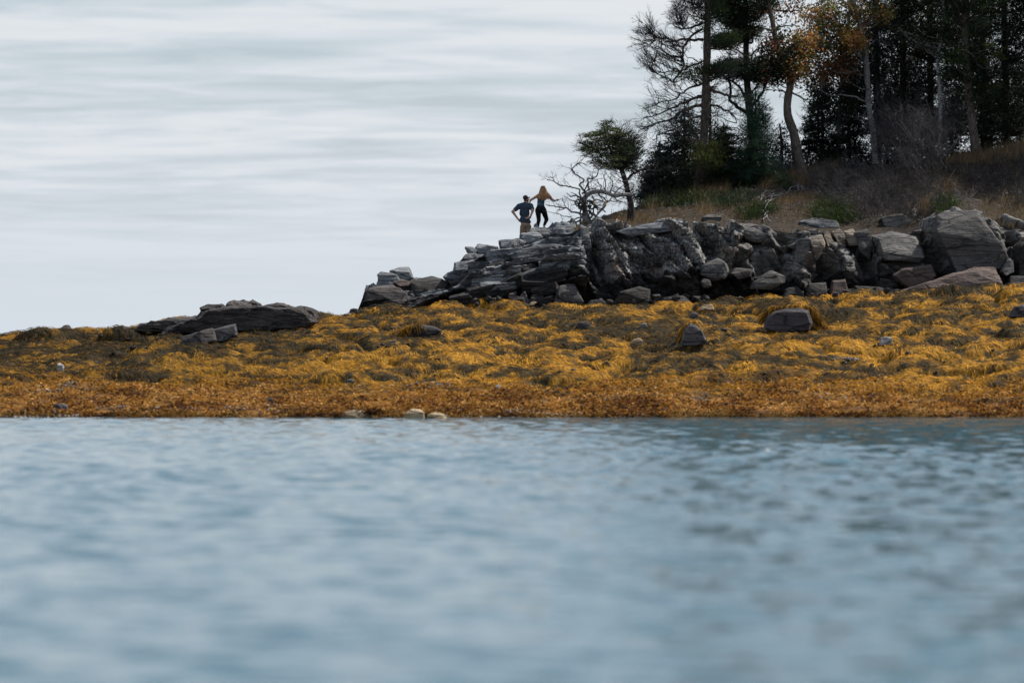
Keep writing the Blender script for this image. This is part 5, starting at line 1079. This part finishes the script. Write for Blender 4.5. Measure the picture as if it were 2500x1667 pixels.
def gz(px, py):                          # point of the bank seen at a pixel
    Ys = np.linspace(144.5, 162, 500); x = (px - 1250) / F * Ys; z = head_z(x, Ys); row = HZ - (z - CH) / Ys * F
    i = int(np.argmin(np.abs(row - py))); return Vector((float(x[i]), float(Ys[i]), float(z[i])))
def build_brush():
    r = np.random.default_rng(101)
    def shrub(name, label, cat, poly, n, mat, ln=0.6, green=None, dirv=(0, -0.2, 0.8), lev=2, spread=0.7, extra=0.0, nk=46):
        cx = np.mean([p[0] for p in poly]); by = max(p[1] for p in poly); b = gz(cx, by)
        root = empty(name, label, cat, loc=b); S = Segs(); lv = Leaves()
        for q in inpoly(poly, r, n):
            w = np.array(gz(q[0], q[1])); w[1] += r.normal(0, 0.25); w[2] += r.uniform(-0.15, 0.1) + extra * r.random()
            d = np.array(dirv) + r.normal(0, 0.55, 3) * np.array([1, 0.6, 0.5])
            if green is None: twigs(S, w, d, ln * r.uniform(0.6, 1.3), 0.013, lev, r, spread, 0.1, (3, 5))
            else:
                S.line(wiggle(w - np.array([0, 0, 0.1]), w + d * 0.25, r, 3, 0.2), 0.012, 0.006)
                lv.needles(w + np.array([0, -0.05, 0.12]), d + np.array([0, 0, 0.3]), nk, 0.26, 0.45, 0.10, 0.016, green, r)
        attach(S.build('stems', mat, 3), root)['kind'] = 'stuff'
        if lv.V: attach(lv.build('foliage', M['foliage']), root)['kind'] = 'stuff'
    B = M['brush']
    shrub('bare_shrub', 'large tangle of bare grey brush above the tan cliff blocks', 'shrub', [(1990, 470), (2040, 440), (2130, 430), (2180, 450), (2190, 520), (2150, 545), (2090, 545), (2030, 510)], 210, B, 0.75, dirv=(-0.35, -0.3, 0.6))
    shrub('bare_shrub', 'bare grey brush below the wood, left of the grassy ridge end', 'shrub', [(1960, 450), (1975, 425), (2040, 410), (2060, 440), (2010, 465)], 40, B, 0.45)
    shrub('bare_shrub', 'dark dead brush heaped under the right hand trees', 'shrub', [(2110, 410), (2200, 385), (2310, 390), (2330, 440), (2260, 480), (2170, 450)], 240, M['brush'], 0.95, extra=1.6)
    shrub('bare_shrub', 'small spray of white dead twigs above the huge boulder', 'shrub', [(2310, 490), (2340, 475), (2365, 488), (2350, 505), (2320, 502)], 16, M['palewood'], 0.4, lev=1, spread=0.9)
    shrub('bare_shrub', 'dark brush on the shaded slope at the right edge', 'shrub', [(2330, 430), (2420, 410), (2510, 400), (2520, 520), (2430, 510), (2370, 490)], 170, M['twig'], 0.5)
    shrub('bare_shrub', 'thin bare twigs beside the crooked broadleaf trunk', 'shrub', [(1880, 430), (1900, 400), (1945, 395), (1950, 425)], 18, M['deadwood'], 0.8, lev=2, dirv=(0.2, 0, 0.8))
    shrub('bare_shrub', 'bare tangle hanging above the large flat faced grey block', 'shrub', [(2170, 480), (2230, 455), (2300, 450), (2310, 500), (2250, 545), (2190, 556)], 130, M['twig'], 0.6, dirv=(-0.2, -0.4, 0.4))
    shrub('bare_shrub', 'low bare twigs among the grass on the middle of the bank', 'shrub', [(1760, 500), (1860, 470), (1980, 475), (1990, 520), (1900, 540), (1780, 530)], 90, B, 0.3, lev=1, dirv=(-0.5, -0.2, 0.25))
    J = JUN
    shrub('juniper_mat', 'bright green juniper mat hanging over the tan cliff blocks', 'shrub', [(1985, 525), (2000, 505), (2040, 500), (2075, 515), (2100, 535), (2090, 552), (2040, 556), (1990, 545)], 100, B, green=J)
    shrub('juniper_mat', 'low green juniper patch in the middle of the bank by the white twig', 'shrub', [(1815, 528), (1840, 516), (1890, 515), (1895, 525), (1850, 540), (1820, 540)], 46, B, green=J)
    shrub('juniper_mat', 'olive juniper patch below the thick spruce trunk', 'shrub', [(1640, 500), (1660, 485), (1710, 478), (1725, 488), (1690, 505), (1650, 512)], 46, B, green=JUN)
    shrub('juniper_mat', 'small juniper patch under the grassy ridge', 'shrub', [(1895, 462), (1900, 448), (1930, 446), (1935, 462)], 18, B, green=GREEN)
    shrub('juniper_mat', 'dark green creeping shrub between the spruce trunks', 'shrub', [(1740, 452), (1770, 432), (1850, 425), (1860, 440), (1800, 458)], 60, B, green=GREEN, extra=0.3)
    shrub('juniper_mat', 'tiny dark green shrub on the grassy ridge', 'shrub', [(1985, 445), (1990, 430), (2005, 430), (2008, 448)], 12, B, green=GREEN)
    shrub('juniper_mat', 'dark low scrub on the open slope below the two tall spruces', 'shrub', [(1700, 505), (1760, 480), (1830, 478), (1840, 500), (1770, 520)], 46, B, green=GREEN)
    shrub('juniper_mat', 'green scrub tuft on the slope above the large flat faced block', 'shrub', [(2270, 520), (2290, 500), (2330, 495), (2340, 512), (2300, 525)], 30, B, green=JUN)
    shrub('juniper_mat', 'dark green scrub at the top of the bare soil near the fallen tree', 'shrub', [(1560, 505), (1590, 490), (1640, 485), (1640, 500), (1590, 515)], 34, B, green=GREEN)
    LT = Segs(); LC = inpoly([(1440, 545), (1560, 505), (1800, 465), (2000, 450), (2200, 440), (2480, 420), (2480, 520), (2200, 545), (1900, 545), (1700, 530)], r, 900)
    for q in LC:
        w = np.array(gz(q[0], q[1])) + np.array([0, -0.05, 0.05]); d = r.normal(0, 1, 3) * np.array([1, 0.5, 0.25]); LT.line(wiggle(w, w + d * r.uniform(0.08, 0.3), r, 2, 0.3), r.uniform(0.006, 0.016), 0.005)
    tag(LT.build('ground_litter', M['deadwood'], 3), 'scattered dead sticks and litter over the bank', 'litter', kind='stuff')
    # exposed roots, fallen stems
    def wood(name, label, cat, lines, mat, Yo=-0.15, root_part='stem'):
        allp = [p for _, _, pl in lines for p in pl]; b = gz(np.mean([p[0] for p in allp]), max(p[1] for p in allp)); S = Segs()
        for r0, r1, pl in lines:
            pts = [np.array(gz(px, py)) + np.array([0, Yo, 0.06]) for px, py in pl]; fine = [pts[0]]
            for i in range(len(pts) - 1): fine += list(wiggle(pts[i], pts[i + 1], r, 3, 0.2))[1:]
            S.line(fine, r0 * 150 / F, r1 * 150 / F)
        o = S.build(name, mat, 6); tag(o, label, cat)
    wood('exposed_root', 'grey exposed root arching over bare soil in the middle of the bank', 'root', [(2, 1, [(1840, 512), (1870, 495), (1895, 482), (1920, 474), (1938, 460), (1950, 453), (1962, 460), (1976, 467)]), (1.6, .8, [(1850, 505), (1885, 480), (1915, 472)]), (1.6, .8, [(1950, 455), (1948, 470), (1940, 478)]), (1.6, .8, [(1958, 458), (1964, 472)]), (1.4, .7, [(1870, 503), (1900, 484), (1925, 474)]), (1.2, .6, [(1835, 492), (1860, 478), (1890, 468)])], M['deadwood'])
    wood('dead_twig', 'white forked twig hanging over the mid cliff edge', 'branch', [(1.6, 1, [(1879, 505), (1870, 520), (1864, 532), (1861, 542)]), (1.3, .8, [(1865, 530), (1872, 537), (1876, 544)])], M['palewood'], -0.5)
    wood('fallen_branch', 'pale dead stem leaning against the thick spruce trunk', 'branch', [(3.5, 2, [(1692, 468), (1700, 452)])], M['palewood'], -0.5)
    wood('dead_branch', 'grey log lying along the lower soil slope', 'log', [(3, 1.6, [(1605, 506), (1625, 498), (1648, 492)])], M['deadwood'])
    wood('dead_branch', 'short grey stick on bare soil below the two tall spruces', 'branch', [(2, 1, [(1795, 486), (1810, 490), (1822, 492)])], M['deadwood'])
    wood('dead_branch', 'torn reddish wood wedged in the cliff top', 'branch', [(3, 1.5, [(1480, 575), (1500, 560), (1520, 555)]), (3, 1.5, [(1470, 585), (1490, 572)]), (2, 1, [(1500, 572), (1512, 560)])], M['torn'], -0.9)
build_brush()
def build_grass():
    r = np.random.default_rng(111); V = []; C = []
    pats = [([(1555, 510), (1575, 488), (1640, 470), (1640, 500), (1590, 520)], 900, .40), ([(1640, 492), (1650, 474), (1700, 468), (1780, 452), (1775, 480), (1720, 500)], 1600, .38), ([(1850, 460), (1870, 440), (1960, 425), (2040, 412), (2045, 445), (1960, 455)], 3800, .36),
            ([(1890, 495), (1920, 480), (1985, 475), (1990, 490), (1910, 505)], 700, .25), ([(1690, 520), (1720, 500), (1760, 515), (1720, 535)], 500, .28), ([(1800, 525), (1840, 505), (1860, 520), (1810, 540)], 450, .28),
            ([(1480, 535), (1520, 515), (1560, 520), (1600, 540), (1540, 548)], 900, .22), ([(2300, 400), (2330, 385), (2400, 378), (2510, 350), (2510, 385), (2420, 400)], 3400, .30), ([(2225, 520), (2250, 500), (2275, 505), (2260, 530)], 500, .4), ([(2280, 470), (2330, 450), (2345, 475), (2310, 490)], 350, .4),
            ([(2380, 500), (2450, 480), (2510, 480), (2510, 600), (2460, 590), (2420, 540)], 900, .25), ([(1400, 545), (1412, 532), (1440, 540), (1420, 550)], 250, .2), ([(1440, 540), (1700, 500), (2000, 470), (2000, 540), (1700, 535), (1450, 552)], 7000, .13), ([(2200, 420), (2500, 400), (2500, 500), (2300, 480)], 1100, .2)]
    Yr = np.linspace(144.5, 162, 400)
    for poly, n, h in pats:
        q = inpoly(poly, r, n); X = (q[:, :1] - 1250) / F * Yr[None]; Z = head_z(X, Yr[None] + 0 * X); row = HZ - (Z - CH) / Yr[None] * F
        i = np.argmin(np.abs(row - q[:, 1:]), 1); k = np.arange(n); p = np.stack([X[k, i], Yr[i] + r.normal(0, 0.15, n), Z[k, i] - 0.06], 1)
        l = h * r.uniform(0.5, 1.3, (n, 1)); d = np.array([0.15, 0, 1.0]) + r.normal(0, 0.28, (n, 3)); bend = d + r.normal(0, 0.35, (n, 3)) + np.array([0.2, 0, -0.25])
        w = np.stack([np.ones(n), r.normal(0, .4, n), np.zeros(n)], 1) * r.uniform(0.004, 0.009, (n, 1))
        m = p + d * l * 0.55; t = m + bend * l * 0.5
        V.append(np.stack([p - w, p + w, m + w * .8, m - w * .8, m - w * .8, m + w * .8, t, t], 1))
        base = np.array([[0.30, 0.20, 0.11], [0.24, 0.14, 0.07], [0.18, 0.14, 0.06], [0.36, 0.27, 0.16]])[r.integers(0, 4, n)]
        C.append(np.repeat(base * r.uniform(0.6, 1.2, (n, 1)), 8, 0))
    V = np.concatenate(V).reshape(-1, 3); nb = len(V) // 8; i = np.arange(nb)[:, None, None] * 8
    Fs = (i + np.array([[0, 1, 2, 3], [4, 5, 6, 7]])[None]).reshape(-1, 4)
    tag(mk('dry_grass', V, Fs, M['grass'], col=np.concatenate(C)), 'dry straw coloured grass along the top of the bank', 'grass', kind='stuff')
build_grass()

# ------------------------------------------------------------------ people
_b = bmesh.new(); bmesh.ops.create_icosphere(_b, subdivisions=2, radius=1)
ICO_V = np.array([v.co for v in _b.verts]); ICO_F = np.array([[v.index for v in f.verts] for f in _b.faces]); _b.free()
class Body:
    """tapered limbs and ellipsoids in one mesh, fused into a continuous surface"""
    def __init__(s): s.v = []; s.f = []; s.n = 0
    def limb(s, pts, radii, flat=1.0):
        for i in range(len(pts) - 1):
            a, b = Vector(pts[i]), Vector(pts[i + 1]); n = max(2, int((b - a).length / (min(radii[i], radii[i + 1]) * 0.5)))
            for k in range(n + 1):
                t = k / n; s.ell(a.lerp(b, t), (radii[i] * (1 - t) + radii[i + 1] * t,) * 3 if flat == 1.0 else ((radii[i] * (1 - t) + radii[i + 1] * t), (radii[i] * (1 - t) + radii[i + 1] * t) * flat, (radii[i] * (1 - t) + radii[i + 1] * t)))
    def ell(s, c, rad, rot=None):
        m = Matrix.Translation(c) @ (rot.to_4x4() if rot else Matrix()) @ Matrix.Diagonal((*rad, 1))
        M4 = np.array(m); s.v.append(ICO_V @ M4[:3, :3].T + M4[:3, 3]); s.f.append(ICO_F + s.n); s.n += len(ICO_V)
    def build(s, name, mat, root, vox=0.012, smooth=3):
        o = mk(name, np.concatenate(s.v), np.concatenate(s.f), mat)
        m = o.modifiers.new('fuse', 'REMESH'); m.mode = 'VOXEL'; m.voxel_size = vox; m.use_smooth_shade = True
        if smooth: q = o.modifiers.new('smooth', 'SMOOTH'); q.factor = 0.5; q.iterations = smooth
        return attach(o, root)
def hand(B, wrist, d, palm_n, r_=1.0, curl=0.5):
    """palm, four fingers of different lengths and a thumb"""
    w = Vector(wrist); d = Vector(d).normalized(); n = Vector(palm_n).normalized(); s = d.cross(n).normalized()
    B.ell(w + d * 0.045, (0.040, 0.040, 0.040)); B.limb([w, w + d * 0.08], [0.026, 0.030])
    for k, ln in enumerate((0.070, 0.080, 0.074, 0.058)):
        b = w + d * 0.085 + s * (k - 1.5) * 0.019; k1 = b + d * ln * 0.5 + n * ln * 0.15 * curl; k2 = k1 + (d * (1 - curl * 0.6) + n * curl).normalized() * ln * 0.5
        B.limb([b, k1, k2], [0.0095, 0.009, 0.008])
    b = w + d * 0.03 - s * 0.030; B.limb([b, b - s * 0.025 + d * 0.03, b - s * 0.022 + d * 0.06 + n * 0.015], [0.012, 0.011, 0.009])
def people():
    Y = 149.4; k = Y / F
    def Q(px, py, dy=0.0): return P(px, py, Y) + Vector((0, dy, 0))
    # ---- man, back to the camera, hands on hips
    root = empty('person', 'person in dark cap, navy tee and khaki shorts, hands on hips', 'person', loc=Q(1283, 607))
    B = Body()
    B.ell(Q(1284, 484.5, 0.02), (0.078, 0.098, 0.112)); B.limb([Q(1283, 497, 0), Q(1283.6, 489, 0.01)], [0.062, 0.057])
    B.ell(Q(1289.5, 487, 0.06), (0.035, 0.05, 0.05)); B.ell(Q(1291.6, 485.6, 0.06), (0.018, 0.016, 0.02)); B.ell(Q(1283, 486.5, -0.02), (0.083, 0.02, 0.03))
    B.ell(Q(1281.5, 508, 0), (0.20, 0.115, 0.13)); B.ell(Q(1281.5, 522, 0), (0.17, 0.11, 0.17)); B.ell(Q(1283, 545, 0), (0.172, 0.12, 0.15))
    B.limb([Q(1268, 502), Q(1281, 499), Q(1295, 501)], [0.07, 0.08, 0.07])
    B.limb([Q(1267, 502.5), Q(1251.5, 517, -0.06)], [0.064, 0.050]); B.limb([Q(1251.5, 517, -0.06), Q(1264.5, 535, 0.0)], [0.048, 0.031])
    hand(B, Q(1264.5, 535, 0.0), Q(1271, 540, 0.06) - Q(1264.5, 535, 0.0), Vector((-0.3, 0.6, -0.4)), 1, 0.6)
    B.limb([Q(1296, 502), Q(1300.5, 514.5, -0.16)], [0.064, 0.050]); B.limb([Q(1300.5, 514.5, -0.16), Q(1294, 532, -0.17)], [0.048, 0.031])
    hand(B, Q(1294, 532, -0.17), Q(1284, 533, -0.14) - Q(1294, 532, -0.17), Vector((0, 0.7, -0.3)), 1, 0.2)
    for sx in (-1, 1): B.limb([Q(1283 + sx * 7, 556), Q(1283 + sx * 8, 582, 0.02), Q(1283 + sx * 8.5, 603)], [0.092, 0.060, 0.042]); B.limb([Q(1283 + sx * 8.5, 605, -0.03), Q(1283 + sx * 9.5, 605.5, 0.16)], [0.04, 0.035])
    B.build('body', M['skin'], root, 0.008, 2)
    S = Body()
    S.ell(Q(1281.5, 507, 0), (0.212, 0.132, 0.14)); S.ell(Q(1280.5, 520, 0), (0.186, 0.13, 0.18)); S.ell(Q(1281.5, 535, -0.005), (0.184, 0.13, 0.14)); S.ell(Q(1283.5, 542, 0), (0.192, 0.138, 0.088))
    S.limb([Q(1266.5, 503.5), Q(1281, 500, 0), Q(1296.5, 502.5)], [0.090, 0.098, 0.088]); S.limb([Q(1267.5, 503.5), Q(1258.5, 511.5, -0.03)], [0.092, 0.080]); S.limb([Q(1295.5, 503.5, -0.01), Q(1299.2, 510.5, -0.09)], [0.090, 0.080])
    S.limb([Q(1282.5, 496.6), Q(1282.5, 499)], [0.068, 0.09])
    S.build('shirt', M['tee'], root, 0.012, 4)
    H = Body(); H.ell(Q(1283.4, 551, 0), (0.186, 0.135, 0.085))
    for sx in (-1, 1): H.limb([Q(1283.4 + sx * 6.4, 554), Q(1283.4 + sx * 7.6, 572, 0.01), Q(1283.4 + sx * 7.8, 579, 0.01)], [0.110, 0.106, 0.104])
    H.build('shorts', M['short'], root, 0.012, 3)
    C = Body(); C.ell(Q(1283.0, 482.6, 0.0), (0.096, 0.112, 0.088), Matrix.Rotation(R(8), 3, 'Y'))
    C.limb([Q(1289, 483.2, 0.06), Q(1293.8, 481.6, 0.12)], [0.030, 0.016]); C.limb([Q(1286, 483.2, 0.09), Q(1291, 481.8, 0.16)], [0.030, 0.016])
    C.build('cap', M['cap'], root, 0.010, 2)
    D = Body(); D.ell(Q(1288.6, 492, 0.06), (0.034, 0.045, 0.045)); D.ell(Q(1282.5, 489.5, -0.055), (0.06, 0.03, 0.03)); D.build('beard', M['beard'], root, 0.010, 2)
    Wt = Body(); Wt.limb([Q(1294.6, 530.5, -0.17), Q(1294.0, 532, -0.17)], [0.034, 0.034]); Wt.build('wrist_watch', M['shoe'], root, 0.008, 1)
    for sx in (-1, 1): F_ = Body(); F_.limb([Q(1283 + sx * 8.5, 605, -0.05), Q(1283 + sx * 9.5, 605.8, 0.18)], [0.047, 0.042]); F_.build('shoe', M['shoe'], root, 0.012, 2)
    # ---- woman, stepping down, one hand on his shoulder
    root = empty('person', 'person with long auburn hair, blue tank top and black leggings, stepping', 'person', loc=Q(1312, 566))
    B = Body()
    B.ell(Q(1326, 463, 0.04), (0.074, 0.092, 0.11)); B.ell(Q(1326, 465, 0.13), (0.016, 0.02, 0.018)); B.limb([Q(1324.5, 476, 0), Q(1325.5, 469, 0.03)], [0.05, 0.048])
    B.ell(Q(1322, 484, 0), (0.145, 0.095, 0.13)); B.ell(Q(1320, 497, 0), (0.118, 0.088, 0.13)); B.ell(Q(1320, 511, 0), (0.165, 0.115, 0.12)); B.limb([Q(1312, 478), Q(1324, 476.5), Q(1336.5, 479)], [0.05, 0.06, 0.05])
    B.limb([Q(1312, 478.5), Q(1295, 489, 0.04)], [0.050, 0.041]); B.limb([Q(1295, 489, 0.04), Q(1292.5, 498, -0.02)], [0.036, 0.024]); hand(B, Q(1292.5, 498, -0.02), Q(1290.8, 503, -0.06) - Q(1292.5, 498, -0.02), Vector((0.0, 0.8, -0.5)), 1, 0.4)
    B.limb([Q(1337, 479.5), Q(1345, 485, -0.02), Q(1352.5, 490.5, 0.02)], [0.050, 0.046, 0.041]); B.limb([Q(1352.5, 490.5, 0.02), Q(1358, 489.2, 0.12)], [0.035, 0.025]); hand(B, Q(1357.5, 489.2, 0.12), Vector((0.8, 0.2, 0.25)), Vector((0.1, 0.3, -0.9)), 1, 0.7)
    LL = [Q(1313.5, 514), Q(1315.5, 537, 0.02), Q(1310, 560, -0.04)]; RL = [Q(1327, 514), Q(1334.6, 535.5, 0.22), Q(1328.2, 552, 0.02)]
    B.limb(LL, [0.085, 0.055, 0.036]); B.limb(RL, [0.085, 0.056, 0.034]); B.limb([Q(1310, 563, -0.06), Q(1310.5, 565, 0.13)], [0.036, 0.03]); B.limb([Q(1327.8, 555, 0.0), Q(1331, 556.5, 0.15)], [0.035, 0.028])
    B.build('body', M['skin'], root, 0.008, 2)
    S = Body(); S.ell(Q(1322, 485.5, 0), (0.150, 0.104, 0.11)); S.ell(Q(1320.5, 494, 0), (0.135, 0.098, 0.12)); S.ell(Q(1320, 501, 0), (0.138, 0.10, 0.066)); S.limb([Q(1316, 478), Q(1316.5, 484)], [0.03, 0.06]); S.limb([Q(1331, 478.5), Q(1330, 485)], [0.03, 0.06])
    S.build('tank_top', M['tank'], root, 0.011, 3)
    S = Body(); S.ell(Q(1320, 510.5, 0), (0.182, 0.145, 0.125)); S.ell(Q(1320, 505, 0), (0.15, 0.115, 0.06)); S.limb([LL[0], LL[1], Q(1310.2, 563, -0.04)], [0.108, 0.072, 0.050]); S.limb([RL[0], RL[1], Q(1328.8, 549.6, 0.04)], [0.108, 0.074, 0.048])
    S.build('leggings', M['legging'], root, 0.011, 3)
    F_ = Body(); F_.limb([Q(1310, 564.2, -0.08), Q(1310.5, 565.6, 0.16)], [0.042, 0.036]); F_.build('shoe', M['shoe'], root, 0.011, 2); F_ = Body(); F_.limb([Q(1327.6, 556.6, -0.03), Q(1331.4, 557.4, 0.17)], [0.040, 0.034]); F_.build('shoe', M['shoe'], root, 0.011, 2)
    # hair: an A-shaped fall of locks over a scalp
    r = np.random.default_rng(5); n = 520; V = []; C = []; Fs = []
    sc_ = Q(1325.8, 462.0, 0.02); N_ = 9
    for i in range(n):
        a = r.uniform(-1.25, 1.25); el = r.uniform(0.05, 1.0)
        st = sc_ + Vector((math.sin(a) * 0.092 * math.sqrt(1 - el * el * 0.8), -math.cos(a) * 0.115 * math.sqrt(1 - el * el * 0.8) + 0.01, 0.115 * el))
        u = math.sin(a) / 0.95; end = Q(1328.5 + u * 17 + r.normal(0, 1.6), 486 - abs(u) * 4 + r.normal(0, 2.2), -0.14 - 0.05 * math.cos(a) + r.normal(0, 0.02))
        mid = Q(1327 + u * 11, 473, -0.16 * math.cos(a) - 0.02); wv = r.uniform(0, 6.28); w = r.uniform(0.007, 0.014)
        col = np.array([0.52, 0.26, 0.11]) * r.uniform(0.55, 1.5); base = len(V)
        for j in range(N_):
            t = j / (N_ - 1); p = st * (1 - t) ** 2 + mid * 2 * t * (1 - t) + end * t * t; p = p + Vector((math.sin(wv + t * 9) * 0.012 * t, math.cos(wv + t * 8) * 0.01 * t, 0))
            ww = w * (1 - 0.55 * t ** 3); V += [tuple(p + Vector((-ww, 0, 0))), tuple(p + Vector((0, -ww * 1.2, 0))), tuple(p + Vector((ww, 0, 0)))]; C += [col * (0.75 + 0.5 * t)] * 3
            if j: b0 = base + (j - 1) * 3; Fs += [(b0, b0 + 1, b0 + 4, b0 + 3), (b0 + 1, b0 + 2, b0 + 5, b0 + 4)]
    h = mk('hair', V, Fs, M['hair'], col=np.array(C), smooth=True); attach(h, root)
    K = Body(); K.ell(Q(1325.8, 462.0, 0.0), (0.090, 0.105, 0.112)); K.ell(Q(1326.5, 472, -0.06), (0.13, 0.06, 0.14)); K.ell(Q(1328, 480, -0.08), (0.17, 0.045, 0.085))
    kb = K.build('hair_mass', M['hair'], root, 0.012, 3)
    ca = kb.data.color_attributes.new('col', 'FLOAT_COLOR', 'POINT'); ca.data.foreach_set('color', np.tile(np.array([0.26, 0.115, 0.045, 1.0], np.float32), len(kb.data.vertices)))
    # rock shelves they stand on, parts of the headland
    outline_rock('rock_block', [(1258, 640), (1262, 608), (1275, 606.6), (1300, 606.6), (1308, 612), (1306, 640)], 149.4, 1.2, M['rock'], parent=HEAD[0], seed=501, top=0.99, amp=0.01)
    outline_rock('rock_block', [(1296, 600), (1298, 568), (1304, 566.6), (1322, 566.2), (1328, 572), (1330, 600)], 149.4, 1.0, M['rock'], parent=HEAD[0], seed=502, top=0.99, amp=0.01)
    outline_rock('rock_block', [(1320, 580), (1321, 560), (1325, 558.6), (1345, 558.8), (1360, 562), (1360, 585)], 149.4, 1.0, M['rock'], parent=HEAD[0], seed=503, top=0.99, amp=0.01)
people()
